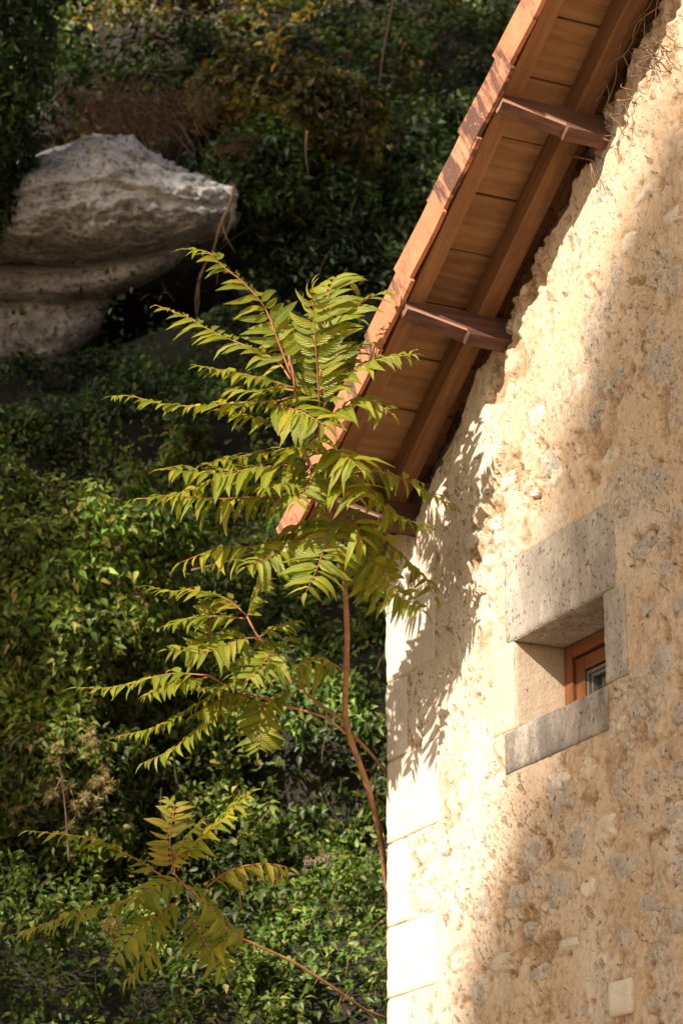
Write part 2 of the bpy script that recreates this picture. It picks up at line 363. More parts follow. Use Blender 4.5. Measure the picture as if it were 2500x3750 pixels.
# ------------------------------------------------------------------ leaf clouds
LEAF2 = np.array([(0, 0, 0), (-0.27, 0.42, 0.10), (0, 1.08, -0.12), (0.27, 0.42, 0.10)])
LEAF2F = np.array([(0, 2, 1), (0, 3, 2)])
LEAF6 = np.array([(0, 0, 0), (-0.21, 0.20, 0.06), (-0.23, 0.50, 0.08), (0, 1.12, -0.24), (0.23, 0.50, 0.08), (0.21, 0.20, 0.06), (0, 0.5, -0.02)])
LEAF6F = np.array([(0, 6, 1), (1, 6, 2), (2, 6, 3), (0, 5, 6), (5, 4, 6), (4, 3, 6)])
def leaf_cloud(name, P, Nn, size, color, mat, parent=None, six=False, droop=0.55, spread=0.75):
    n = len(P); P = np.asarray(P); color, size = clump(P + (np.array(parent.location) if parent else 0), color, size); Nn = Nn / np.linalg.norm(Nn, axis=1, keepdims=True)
    N2 = Nn + RNG.normal(0, spread, (n, 3)) + np.array([0, 0, 0.25]); N2 /= np.linalg.norm(N2, axis=1, keepdims=True)
    D = RNG.normal(0, 0.6, (n, 3)) + np.array([0, 0, -droop]); D -= N2 * (D * N2).sum(1, keepdims=True); D /= np.linalg.norm(D, axis=1, keepdims=True)
    X_ = np.cross(D, N2); T_, TF = (LEAF6, LEAF6F) if six else (LEAF2, LEAF2F)
    T_ = T_ * np.array([1, 1, 1])
    wv = RNG.uniform(0.8, 1.2, (n, 1, 1))
    V = P[:, None, :] + size[:, None, None] * (T_[None, :, 0:1] * X_[:, None, :] * wv + T_[None, :, 1:2] * D[:, None, :] + T_[None, :, 2:3] * N2[:, None, :])
    k = len(T_); Fc = TF[None] + (np.arange(n) * k)[:, None, None]
    c = np.repeat(color, k, axis=0)
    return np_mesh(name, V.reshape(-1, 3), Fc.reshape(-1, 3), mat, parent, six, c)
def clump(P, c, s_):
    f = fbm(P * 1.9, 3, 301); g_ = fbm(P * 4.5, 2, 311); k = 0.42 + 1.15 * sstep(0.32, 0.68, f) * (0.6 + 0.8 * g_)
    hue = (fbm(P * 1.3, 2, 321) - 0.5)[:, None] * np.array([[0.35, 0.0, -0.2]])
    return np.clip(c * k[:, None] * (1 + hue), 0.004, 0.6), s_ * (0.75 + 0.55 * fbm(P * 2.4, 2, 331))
def palette(n, cols, p):
    cols = np.array(cols); i = RNG.choice(len(cols), n, p=np.array(p) / np.sum(p)); c = cols[i]
    return c * RNG.uniform(0.65, 1.35, (n, 1)) * (1 + RNG.normal(0, 0.06, (n, 3)))
G_ivy = [(0.028, 0.054, 0.011), (0.044, 0.078, 0.014), (0.070, 0.105, 0.018), (0.11, 0.122, 0.024)]
G_low = [(0.046, 0.088, 0.012), (0.075, 0.122, 0.016), (0.12, 0.165, 0.022), (0.18, 0.20, 0.034), (0.20, 0.16, 0.05)]
G_och = [(0.062, 0.070, 0.012), (0.105, 0.095, 0.015), (0.16, 0.115, 0.020), (0.13, 0.070, 0.026), (0.24, 0.17, 0.018)]

def hill_scatter(n, z0, z1, xl, xr):
    z = RNG.uniform(z0, z1, n); f = (z - z0) / (z1 - z0)
    x = xl[0] + (xl[1] - xl[0]) * f + RNG.uniform(0, 1, n) * ((xr[0] + (xr[1] - xr[0]) * f) - (xl[0] + (xl[1] - xl[0]) * f))
    y = hill_y(x, z); e = 0.05
    gx = (hill_y(x + e, z) - y) / e; gz = (hill_y(x, z + e) - y) / e
    N_ = np.stack([gx, -np.ones(n), gz], 1); N_ /= np.linalg.norm(N_, axis=1, keepdims=True)
    P = np.stack([x, y, z], 1)
    cl = fbm(P * 1.1, 3, 21); cl2 = fbm(P * 3.2, 2, 33)
    h = sstep(0.35, 0.7, cl) * 0.34 + sstep(0.35, 0.7, cl2) * 0.16
    P = P + N_ * (h * RNG.uniform(0.25, 1.0, n) ** 0.6 + RNG.uniform(-0.02, 0.06, n))[:, None] + np.array([0, -0.0, 0.0])
    keep = (cl2 > 0.42) | (RNG.uniform(0, 1, n) < 0.22)
    ca = ((x - CAVE[0]) / 0.75) ** 2 + ((z - CAVE[2]) / 0.52) ** 2
    keep &= (ca > 1.0) | (RNG.uniform(0, 1, n) < 0.03)
    qx, qy = pix(P); qx = qx / 1.59439; qy = qy / 1.59439                    # bare rock and the hollow stay clear of leaves
    top = np.interp(qx, [-300, 60, 130, 215, 300, 370, 430, 536, 560], [390, 385, 345, 310, 345, 380, 415, 470, 560]); bot = np.interp(qx, [-300, 60, 180, 300, 560], [850, 815, 795, 765, 690])
    keep &= ~((qx < 555) & (qy > top) & (qy < bot)) | (RNG.uniform(0, 1, n) < 0.02)
    return P[keep], N_[keep], cl[keep]
def pix(P):
    q = P - CAM; d = q @ FW; return 1250 + F * (q @ RT) / d, 1875 - F * (q @ UP) / d

P, N_, cl = hill_scatter(150000, 2.6, 7.2, (-3.0, -3.8), (1.2, 1.5))          # low, bright creeper
tag(leaf_cloud('creeper_cover', P, N_, RNG.uniform(0.026, 0.052, len(P)), palette(len(P), G_low, [3, 4, 3, 1.2, 0.4]), M_fol, six=True), 'clematis and bramble creepers covering the lower bank beside the house', kind='stuff')
P, N_, cl = hill_scatter(70000, 7.0, 10.2, (-3.7, -4.2), (1.5, 2.0))
tag(leaf_cloud('ivy_cover', P, N_, RNG.uniform(0.035, 0.068, len(P)), palette(len(P), G_ivy, [4, 4, 2, 0.5]), M_fol), 'dark small leaved ivy covering the shaded middle of the bank', kind='stuff')
P, N_, cl = hill_scatter(95000, 10.0, 16.5, (-4.2, -5.2), (2.0, 3.2))
px_, py_ = pix(P)
och = np.clip(sstep(0.36, 0.56, fbm(P * 0.8, 3, 71)) * sstep(1250, 700, py_) * sstep(100, 400, px_) * sstep(2000, 1300, px_), 0, 1)
c = palette(len(P), G_ivy, [4, 4, 2, 1]); c2 = palette(len(P), G_och, [3, 4, 2.5, 2, 0.8]); sel = RNG.uniform(0, 1, len(P)) < och * 0.85
c[sel] = c2[sel]
tag(leaf_cloud('undergrowth', P, N_, RNG.uniform(0.04, 0.085, len(P)), c, M_fol), 'ochre and green scrub hanging over the top of the bank', kind='stuff')

# ------------------------------------------------------------------ limestone outcrop: three ledges
def sx(x): return x * 1.59439
def ledge(root, pts_top, pts_bot, depth0, bulge, prof, seed, amp, nu=200, nv=140):
    """loft along x; pts in photo px (1568-wide) give the upper and lower silhouette"""
    t0 = depth0
    tx = np.array([p[0] for p in pts_top]); tz = np.array([p[1] for p in pts_top]); bx = np.array([p[0] for p in pts_bot]); bz = np.array([p[1] for p in pts_bot])
    xs_ = np.linspace(min(tx.min(), bx.min()), max(tx.max(), bx.max()), nu)
    pr = spline(prof, nv); V = []
    for i, x in enumerate(xs_):
        yt, yb = np.interp(x, tx, tz), np.interp(x, bx, bz); s = (x - xs_[0]) / (xs_[-1] - xs_[0])
        bl = bulge * (1 - s ** 10) ** 0.5 if s < 1 else 0.0
        for f, h in pr:
            V.append(at(sx(x), sx(yb + (yt - yb) * h), t0 - bl * f))
    V = np.array(V); n1 = fbm(V * 2.2, 5, seed); n2 = fbm(V * 7.5, 4, seed + 3); n3 = fbm(V * np.array([6, 6, 14]), 4, seed + 8)
    d = (n1 - 0.5) * amp * 1.6 + (np.abs(n2 - 0.5) * -2 + 0.30) * amp * 0.8 + (n3 - 0.5) * amp * 0.8
    mid = V.mean(0) + np.array([0, 0.5, 0]); dirs = V - mid; dirs[:, 0] *= 0.35; dirs[:, 2] *= 0.5; dirs /= np.linalg.norm(dirs, axis=1, keepdims=True)
    V = V + dirs * d[:, None]
    idx = np.arange(len(V)).reshape(nu, nv)
    Q = np.stack([idx[:-1, :-1].ravel(), idx[1:, :-1].ravel(), idx[1:, 1:].ravel(), idx[:-1, 1:].ravel()], 1)
    return np_mesh('ledge', V - np.array(root.location), Q, M_rock, root, True)
orl = at(300, 700, 19.0)
outcrop = empty('limestone_outcrop', orl, 'weathered grey limestone outcrop of three stacked ledges over a dark hollow', 'rock')
prof_u = [(-1.2, 1.0), (0.1, 1.0), (0.55, 0.95), (0.90, 0.80), (1.0, 0.70), (0.93, 0.62), (1.0, 0.48), (0.95, 0.34), (0.80, 0.2), (0.5, 0.07), (0, 0.0), (-1.2, -0.02)]
prof_m = [(-1.0, 1.0), (0.2, 1.0), (0.7, 0.93), (0.95, 0.75), (1.0, 0.5), (0.9, 0.25), (0.55, 0.06), (0, 0.0), (-1.0, 0)]
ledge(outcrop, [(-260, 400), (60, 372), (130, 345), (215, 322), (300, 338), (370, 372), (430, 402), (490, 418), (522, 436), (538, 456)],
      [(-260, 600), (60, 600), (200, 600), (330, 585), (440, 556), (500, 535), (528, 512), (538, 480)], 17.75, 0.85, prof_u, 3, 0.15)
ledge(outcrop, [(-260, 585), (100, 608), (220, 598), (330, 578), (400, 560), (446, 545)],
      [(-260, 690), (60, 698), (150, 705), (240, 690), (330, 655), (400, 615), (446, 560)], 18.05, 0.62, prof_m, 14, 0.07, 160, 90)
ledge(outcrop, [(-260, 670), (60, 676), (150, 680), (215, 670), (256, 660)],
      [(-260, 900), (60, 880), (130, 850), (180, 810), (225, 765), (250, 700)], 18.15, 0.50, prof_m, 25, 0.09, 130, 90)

# ------------------------------------------------------------------ the house
house = empty('stone_house', C0, 'old stone house gable with lime rendered rubble wall, small window and wide wooden eaves', 'house')
O = wall
win = dict(u0=0.886, u1=1.431, z0=3.664, z1=3.938)
LINT = (0.838, 1.500, 3.940, 4.203); SILL = (0.820, 1.440, 3.532, 3.664); LJ = (0.745, 0.884, 3.664, 3.940); RJ = (1.433, 1.548, 3.667, 3.936)
QS = [(0.377, 3.479, 3.752), (0.150, 3.203, 3.476), (0.345, 2.972, 3.200), (0.140, 2.690, 2.969), (0.36, 2.40, 2.687), (0.16, 2.12, 2.397), (0.36, 1.84, 2.117),
      (0.155, 3.755, 4.02), (0.36, 4.023, 4.26), (0.16, 4.263, 4.53)]
BLK = (1.400, 1.520, 2.722, 2.818)
# dense relief of the visible part of the gable
du = 0.0085; us = np.arange(0.0, 2.45, du); zz = np.arange(2.35, 6.2, du)
UU, ZZ = np.meshgrid(us, zz); uf, zf = UU.ravel(), ZZ.ravel()
P3 = np.stack([uf, zf, 0 * uf], 1)
qs = lambda f, a, b: sstep(*np.quantile(f, [a, b]), f)
rough_zone = qs(fbm(P3 * 2.3, 3, 41), .66, .9)                       # where the render has fallen away
rough_zone = np.clip(rough_zone + 0.6 * sstep(1.35, 1.9, uf) * qs(fbm(P3 * 4, 3, 45), .4, .8) + 0.7 * sstep(3.5, 2.9, zf) * sstep(0.35, 0.8, uf) * sstep(.35, .6, fbm(P3 * 6, 3, 43)), 0, 1)
n_lo = fbm(P3 * 3.5, 3, 2) - 0.5; n_md = fbm(P3 * np.array([15, 13, 1]), 4, 6) - 0.5; n_fi = fbm(P3 * np.array([48, 42, 1]), 3, 8) - 0.5
pitn = fbm(P3 * np.array([24, 17, 1]), 3, 12); pit = qs(pitn + 0.07 * rough_zone, .90, .97)
warp = (fbm(P3 * 6, 2, 77) - 0.5) * 3.0
smear = np.abs(fbm(np.stack([(uf * 9 - zf * 6) + warp, uf * 3 + zf * 5, 0 * uf], 1), 3, 15) - 0.5)
crack = (1 - qs(smear, .01, .035)) * qs(fbm(P3 * 4, 2, 52), .6, .8)
pitb = qs(fbm(P3 * np.array([52, 34, 1]), 3, 19) + 0.08 * rough_zone, .92, .98)
pit = np.maximum(pit, pitb * 0.75)
disp = n_lo * 0.012 + n_md * (0.0015 + 0.022 * rough_zone) + n_fi * (0.004 + 0.015 * rough_zone) - pit * 0.013 - crack * 0.008
ragged = sstep(0.32, 0.02, (5.5315 + 0.6494 * (uf - 1.449)) - zf)              # bulging, crumbling top under the rafters
topd = (5.5315 + 0.6494 * (uf - 1.449)) - zf
disp = disp + ragged * ((fbm(P3 * 11, 3, 91) - 0.45) * 0.06)
void = sstep(0.165, 0.125, topd + (fbm(P3 * 9, 3, 95) - 0.5) * 0.14)
smooth_mask = np.zeros_like(uf); back = np.zeros_like(uf)
def rectmask(u0, u1, z0, z1, m): return sstep(u0 - m, u0, uf) * sstep(u1 + m, u1, uf) * sstep(z0 - m, z0, zf) * sstep(z1 + m, z1, zf)
for r_ in (LINT, SILL, LJ, RJ, BLK):
    smooth_mask = np.maximum(smooth_mask, rectmask(*r_, 0.05)); back = np.maximum(back, rectmask(r_[0] + .012, r_[1] - .012, r_[2] + .012, r_[3] - .012, 0.006))
for (w_, z0, z1) in QS:
    smooth_mask = np.maximum(smooth_mask, rectmask(-1, w_, z0, z1, 0.05)); back = np.maximum(back, rectmask(-1, w_ - 0.012, z0 + .006, z1 - .006, 0.006))
disp = disp * (1 - 0.80 * smooth_mask) - back * 0.02
joint = np.zeros_like(uf)
for r_ in (LINT, SILL, BLK): joint = np.maximum(joint, rectmask(*r_, 0.012) * (1 - back))
cav = qs(fbm(P3 * np.array([5.5, 5.0, 1]), 4, 131) + 0.05 * sstep(3.6, 2.8, zf) + 0.05 * sstep(1.2, 1.9, uf), .93, .985) * (1 - smooth_mask)
disp = disp - cav * (0.018 + 0.02 * n_md)
disp = np.minimum(disp, 0.020) - void * 0.09
# exposed stones: photo pixel centre, radii, kind
c3 = lambda x, y: (1700 + x / 1.96, 1700 + y / 1.96); c4 = lambda x, y: (1300 + x / 1.3067, 2600 + y / 1.3067); cf = lambda x, y: (x * 1.59439, y * 1.59439)
ST3 = [(130,210,45,60,0),(310,110,70,60,1),(650,70,70,70,1),(495,210,35,35,1),(1380,130,100,90,0),(1155,320,40,45,0),(1415,540,45,130,0),(1530,370,50,90,0),(1240,640,60,90,0),(1430,740,55,70,0),
       (210,420,45,70,1),(45,540,60,80,1),(200,860,50,110,1),(1420,1420,100,150,0),(1300,1040,45,60,0),(1430,1000,20,60,1),(1540,1010,60,70,0),(1240,1760,50,80,0),(1360,1880,70,100,0),(1520,1780,50,80,0),
       (1420,2050,25,60,0),(1510,2200,60,80,0),(1330,2240,50,90,0),(870,2190,60,90,1),(670,2270,80,90,1),(210,2300,80,80,1),(1115,1870,30,60,1)]
ST4 = [(970,410,70,80,0),(840,680,65,80,0),(1060,610,60,80,0),(1290,750,85,80,0),(970,850,70,80,0),(1110,850,40,50,1),(780,880,70,50,0),(620,930,45,70,0),(1520,500,60,70,0),(1405,330,30,70,0),(1255,390,35,40,0),
       (1190,570,60,70,1),(1320,510,30,40,0),(590,1340,45,75,0),(660,380,50,60,1),(650,530,30,30,1),(510,400,35,70,1),(820,1050,40,40,0),(1400,930,60,60,0),(1530,760,50,70,0),(500,1200,60,50,1),(1080,1450,50,40,0),
       (1290,1100,50,60,0),(1540,1000,50,60,0),(690,1210,55,45,1),(880,1260,50,40,0),(760,1420,50,40,0),(460,760,50,80,1),(330,900,50,60,1),(330,690,45,50,1),(1450,1180,60,50,0),(1430,1390,50,60,0),(1000,1130,60,40,1)]
STF = [(1355,770,20,40,0),(1510,840,35,50,0),(1365,955,20,30,0),(1260,1060,25,30,0),(1545,960,20,30,0),(1480,440,30,20,1),(1440,560,20,25,1),(1500,750,20,30,0),(1505,1100,45,30,0),(1330,880,20,25,1),(1545,650,20,40,0),
       (1475,1240,20,20,0),(1400,1050,22,26,1),(1230,960,22,30,1),(1420,860,22,22,0),(1540,500,22,26,1)]
stones = []
for L_, fn, sc in ((ST3, c3, 1.96), (ST4, c4, 1.3067), (STF, cf, 1 / 1.59439)):
    for (x, y, rx, ry, k) in L_:
        uc, zc = wall(*fn(x, y)); ul, _ = wall(*fn(x - rx, y)); ur, _ = wall(*fn(x + rx, y)); _, zt = wall(*fn(x, y - ry)); _, zb = wall(*fn(x, y + ry))
        ur_, zr_ = abs(ur - ul) / 2 * 0.98, abs(zt - zb) / 2 * 1.0
        stones.append((uc, zc, ur_, zr_, k))
okst = []
for (uc, zc, ra, rb, k) in stones:
    bad = any(uc + ra * .8 > r_[0] and uc - ra * .8 < r_[1] and zc + rb * .8 > r_[2] and zc - rb * .8 < r_[3] for r_ in [LINT, SILL, LJ, RJ, BLK, (win['u0'], win['u1'], win['z0'], win['z1'])] + [(-1, q[0], q[1], q[2]) for q in QS])
    if not bad: okst.append((uc, zc, ra, rb, k))
ring = np.zeros_like(uf)
for (uc, zc, ra, rb, k) in okst:
    q = np.sqrt(((uf - uc) / ra) ** 2 + ((zf - zc) / rb) ** 2); ring = np.maximum(ring, np.exp(-((q - 1.12) / 0.15) ** 2) * (0.35 + 0.65 * vnoise(P3 * 18, 5)))
disp = disp - ring * 0.009
ochre = np.clip(np.maximum(np.maximum(pit * 0.9, cav * 0.85), crack * 0.8) + rough_zone * qs(fbm(P3 * np.array([13, 11, 1]), 4, 61), .55, .85) * 0.75 + ring * 0.5 + joint * 0.3, 0, 1) * (1 - back)
grey = qs(fbm(P3 * np.array([6, 5, 1]), 4, 88), .78, .92) * sstep(0.9, 1.5, uf) * 0.65 * (1 - pit)
lit_lime = np.clip(sstep(0.95, 0.30, uf + (fbm(P3 * 3, 4, 171) - .5) * 1.1) * 0.75 + 0.5 * qs(fbm(P3 * 2.2, 4, 173), .75, .95), 0, .8) * (1 - 0.5 * rough_zone)  # sunlit brightness painted in towards the corner, plus random pale lime patches
Vw = C0[None] * 0 + UU.ravel()[:, None] * Uv + disp[:, None] * Nv + ZZ.ravel()[:, None] * Zv
idx = np.arange(len(Vw)).reshape(UU.shape)
cu, cz = UU[:-1, :-1] + du / 2, ZZ[:-1, :-1] + du / 2
keep = ~((cu > win['u0'] - 0.004) & (cu < win['u1'] + 0.004) & (cz > win['z0'] - 0.004) & (cz < win['z1'] + 0.004))
keep &= cz < 5.5315 + 0.6494 * (cu - 1.449) + 0.02
Q = np.stack([idx[:-1, :-1], idx[1:, :-1], idx[1:, 1:], idx[:-1, 1:]], -1)[keep]
gable = np_mesh('wall', Vw, Q, M_render, house, True, None, dict(ochre=ochre, grey=grey, sunlit_lime=lit_lime))
# the rest of the wall planes (below, to the right, the side wall beyond the corner)
ue, zt_ = us[-1], lambda u: 5.5315 + 0.6494 * (u - 1.449)
rest = [H(0, -0.004, 0), H(0, -0.004, zz[0] + .01), H(ue, -0.004, zz[0] + .01), H(ue, -0.004, 0),
        H(ue - .01, -0.004, 0), H(ue - .01, -0.004, zt_(ue)), H(5.0, -0.004, zt_(5.0)), H(10, -0.004, 4.45), H(10, -0.004, 0),
        H(0.006, -0.003, 0), H(0.006, -0.003, 4.56), H(0.006, -7, 4.56), H(0.006, -7, 0), H(10, -7, 0), H(10, -7, 4.45), H(5, -7, zt_(5))]
me = bpy.data.meshes.new('outer_wall'); me.from_pydata([tuple(p) for p in rest], [], [(0, 1, 2, 3), (4, 5, 6, 7, 8), (9, 12, 11, 10), (13, 14, 7, 8), (12, 13, 14, 15, 11)]); me.update()
link('outer_wall', me, M_render, house)

def block(name, u0, u1, z0, z1, n0, n1, mat, parent, seed, step=0.022, amp=0.0035, rnd=0.006):
    """dressed stone: subdivided box with weathered arrises and a slightly uneven face"""
    bm = bmesh.new(); bmesh.ops.create_cube(bm, size=1.0)
    for v in bm.verts: v.co = Vector(((u0 + u1) / 2 + v.co.x * (u1 - u0), (n0 + n1) / 2 + v.co.y * (n1 - n0), (z0 + z1) / 2 + v.co.z * (z1 - z0)))
    bmesh.ops.bevel(bm, geom=list(bm.edges), offset=rnd, segments=1, affect='EDGES')
    for ax, (a, b) in enumerate(((u0, u1), (n0, n1), (z0, z1))):
        k = int((b - a) / step)
        for i in range(1, k):
            no = [0, 0, 0]; no[ax] = 1; co = [0, 0, 0]; co[ax] = a + (b - a) * i / k
            bmesh.ops.bisect_plane(bm, geom=bm.verts[:] + bm.edges[:] + bm.faces[:], plane_co=co, plane_no=no)
    bmesh.ops.triangulate(bm, faces=[f for f in bm.faces if len(f.verts) > 4]); bm.normal_update()
    co = np.array([v.co[:] for v in bm.verts]); nn = fbm(co * 14 + seed, 3, seed) - 0.5; n2 = fbm(co * 45 + seed, 2, seed + 1) - 0.5
    c = Vector(co.mean(0))
    for v, a, b in zip(bm.verts, nn, n2): v.co += v.normal * (a * amp * 2 + b * amp)
    me = bpy.data.meshes.new(name); bm.to_mesh(me); bm.free()
    o = link(name, me, mat, parent, True); ctr = H((u0 + u1) / 2, 0, (z0 + z1) / 2)
    for v in me.vertices: v.co = v.co.x * Vector(Uv) + v.co.y * Vector(Nv) + v.co.z * Vector(Zv) - Vector(ctr)
    if np.dot(np.cross(Uv, Nv), Zv) < 0: me.flip_normals()
    o.location = ctr; return o
for i, (w_, z0, z1) in enumerate(QS): block('quoin', -0.006, w_, z0, z1, -0.30 if w_ < .25 else -0.16, 0.0015, M_quoin, gable, i * 3 + 1, rnd=0.005, amp=0.0055)
block('pale_block', *BLK, -0.1, 0.012, M_quoin, gable, 90)
# rubble stones showing through the render
random.seed(5)
def disp_at(u_, z_):
    i = np.clip(((z_ - zz[0]) / du).round().astype(int), 0, len(zz) - 1); j = np.clip((u_ / du).round().astype(int), 0, len(us) - 1)
    return disp.reshape(UU.shape)[i, j]
def rubble(uc, zc, ra, rb, k, i):
    nr, na = 8, 30; ph = random.random() * 50
    f, an = np.meshgrid(np.linspace(0, 1, nr + 1), 2 * np.pi * np.arange(na) / na, indexing='ij'); f = f.ravel(); an = an.ravel()
    ca, sa = np.cos(an), np.sin(an)
    wob = 0.95 + 0.75 * (vnoise(np.stack([ca * 1.3 + ph, sa * 1.3, ca * 0 + ph], 1), 3) - 0.5) + 0.34 * (vnoise(np.stack([ca * 3.4 + ph, sa * 3.4, ca * 0], 1), 4) - 0.5) + 0.2 * (vnoise(np.stack([ca * 9 + ph, sa * 9, ca * 0], 1), 8) - 0.5)
    sq = 1 / np.maximum(np.abs(ca) ** 4 + np.abs(sa) ** 4, 0.3) ** 0.25
    x = ca * f * wob * ra * sq; z = sa * f * wob * rb * sq
    q = np.stack([x, z, 0 * x + ph], 1)
    h = 0.45 * disp_at(x + uc, z + zc) + 0.0028 - 0.011 * f ** 5 + (fbm(q * 30, 4, 6) - 0.5) * 0.015
    V = Uv * x[:, None] + Nv * h[:, None] + Zv * z[:, None]; Fc = []
    for r_ in range(nr):
        for a in range(na): b = (a + 1) % na; Fc.append((r_ * na + a, (r_ + 1) * na + a, (r_ + 1) * na + b, r_ * na + b))
    bm = bmesh.new(); vs = [bm.verts.new(p) for p in V]
    for q_ in Fc: bm.faces.new([vs[j] for j in q_])
    bmesh.ops.remove_doubles(bm, verts=bm.verts, dist=1e-4); bmesh.ops.recalc_face_normals(bm, faces=bm.faces)
    if sum((f_.normal.dot(Vector(Nv)) for f_ in bm.faces)) < 0: bmesh.ops.reverse_faces(bm, faces=bm.faces)
    me = bpy.data.meshes.new('stone'); bm.to_mesh(me); bm.free()
    o = link('stone', me, M_rubble_pale if k else M_rubble, gable, True); o.location = H(uc, 0, zc); return o
for i, s_ in enumerate(okst): rubble(*s_, i)

# window: stones, frame, sash, pane
window = empty('window', H(1.15, 0, 3.66)); window.parent = house; wl = np.array(window.location)
def wblock(name, r_, n0, n1, mat, seed, **kw):
    o = block(name, *r_, n0, n1, mat, window, seed, **kw); o.location = np.array(o.location) - wl; return o
wblock('lintel', LINT, -0.30, 0.004, M_lintel, 201, amp=0.003)
wblock('sill', SILL, -0.30, 0.005, M_sill, 202, amp=0.003)
wblock('jamb', LJ, -0.30, 0.004, M_reveal, 203, amp=0.002, rnd=0.004)
wblock('jamb', RJ, -0.30, 0.006, M_lintel, 204, amp=0.002, rnd=0.004)
FN = -0.172; fu0, fu1, fz0, fz1 = 0.889, 1.430, 3.668, 3.935
window_frame = empty('frame', (0, 0, 0)); window_frame.parent = window
def wbar(name, u0, u1, z0, z1, n0, n1, mat, along='z', bev=0.003):
    if along == 'z': X_, Y_, Z_, lo, sz = Zv, Nv, Uv, H(u0, n0, z0), (z1 - z0, n1 - n0, u1 - u0)
    else: X_, Y_, Z_, lo, sz = Uv, Zv, -Nv, H(u0, n1, z0), (u1 - u0, z1 - z0, n1 - n0)
    if along == 'z': Y_, lo = Nv, H(u0, n0, z0)
    return bar(name, X_, Y_, Z_, lo - wl, None, sz, mat, window, bev)
FWD, SW = 0.050, 0.058
for nm, lo_, hi_, off, dn in (('outer_frame', 0, FWD, 0.0, 0.0), ('sash', FWD + .003, FWD + SW, -0.010, 0)):
    a0, a1, b0, b1 = fu0 + lo_, fu1 - lo_, fz0 + lo_ * 0.7, fz1 - lo_ * 0.9; t_ = hi_ - lo_
    wbar(nm, a0, a0 + t_, b0, b1, FN - 0.06 + off, FN + off, M_winwood); wbar(nm, a1 - t_, a1, b0, b1, FN - 0.06 + off, FN + off, M_winwood)
    wbar(nm, a0 + t_, a1 - t_, b1 - t_ * 0.8, b1, FN - 0.06 + off, FN + off - .001, M_winwood, 'u'); wbar(nm, a0 + t_, a1 - t_, b0, b0 + t_ * 0.7, FN - 0.06 + off, FN + off - .001, M_winwood, 'u')
gi = FWD + SW
for k_ in range(2):
    g0 = gi + 0.014 * k_; nn = FN - 0.016 - 0.008 * k_
    wbar('glazing_bead', fu0 + g0, fu0 + g0 + 0.011, fz0 + gi * .7, fz1 - gi * .9, nn - 0.02, nn, M_seal, bev=0.002)
    wbar('glazing_bead', fu0 + g0 + 0.011, fu1 - g0, fz1 - gi * .9 - 0.011 * (k_ + 1), fz1 - gi * .9 - 0.011 * k_, nn - 0.02, nn - .001, M_seal, 'u', bev=0.002)
wbar('pane', fu0 + gi, fu1 - gi, fz0 + gi * .7, fz1 - gi * .9, FN - 0.045, FN - 0.040, M_glass, bev=0)
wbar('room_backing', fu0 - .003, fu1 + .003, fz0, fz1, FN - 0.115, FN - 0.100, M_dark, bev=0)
bpy.data.objects.remove(window_frame)

# roof: boards, rafters, verge tiles, deck
_q = wall(1019, 1957, 0.352); A_EAVE = float((Uv * (_q[0] - PU) + Zv * (_q[1] - PZ)) @ Rv)
A_END, A_TOP = A_EAVE + 0.03, 4.20
roof = empty('roof', RK(0, 0, 0)); roof.parent = house; rl = np.array(roof.location)
deck = [RK(A_END, -7.4, 0.026), RK(A_TOP - .16, -7.4, 0.026), RK(A_TOP - .16, 0.330, 0.026), RK(A_END, 0.330, 0.026), RK(A_END, -7.4, 0.040), RK(A_TOP - .16, -7.4, 0.040), RK(A_TOP - .16, 0.330, 0.040), RK(A_END, 0.330, 0.040)]
me = bpy.data.meshes.new('roof_deck'); me.from_pydata([tuple(p - rl) for p in deck], [], [(0, 1, 2, 3), (7, 6, 5, 4), (0, 4, 5, 1), (1, 5, 6, 2), (2, 6, 7, 3), (3, 7, 4, 0)]); me.update()
link('roof_deck', me, M_tile, roof)
far = [H(5.0, -7.4, zt_(5.0) + .05), H(5.0, 0.40, zt_(5.0) + .05), H(10.4, 0.40, zt_(5.0) - 0.6494 * 5.4 + .05), H(10.4, -7.4, zt_(5.0) - 0.6494 * 5.4 + .05)]
me = bpy.data.meshes.new('far_roof_slope'); me.from_pydata([tuple(p - rl) for p in far], [], [(0, 1, 2, 3)]); me.update(); link('far_roof_slope', me, M_tile, roof)
joints = [A_END] + [q - 0.142 for q in (-1.76, -1.545, -1.325, -1.112, -0.905, -0.692, -0.479, -0.267, -0.056, 0.161, 0.373, 0.59, 0.80, 1.02, 1.24, 1.45, 1.67, 1.89, 2.10, 2.32) if q - 0.142 > A_END + 0.06]
for j0, j1 in zip(joints[:-1], joints[1:]):
    tl = random.uniform(-0.004, 0.004)
    bar('soffit_board', Nv, Rv, Wv, RK(j0 + 0.0028, -0.06, tl) - rl, None, (0.372, j1 - j0 - 0.0056, 0.022), M_board, roof, 0.004)
PURL = (0.248, 0.898, 1.548, 2.2)
bar('rafter', Rv, -Nv, Wv, RK(A_END, 0.328, -0.090) - rl, None, (A_TOP - A_END, 0.058, 0.087), M_rafter, roof, 0.004)
bar('rafter', Rv, -Nv, Wv, RK(A_END, 0.080, -0.090) - rl, None, (A_TOP - A_END, 0.066, 0.087), M_rafter, roof, 0.005)
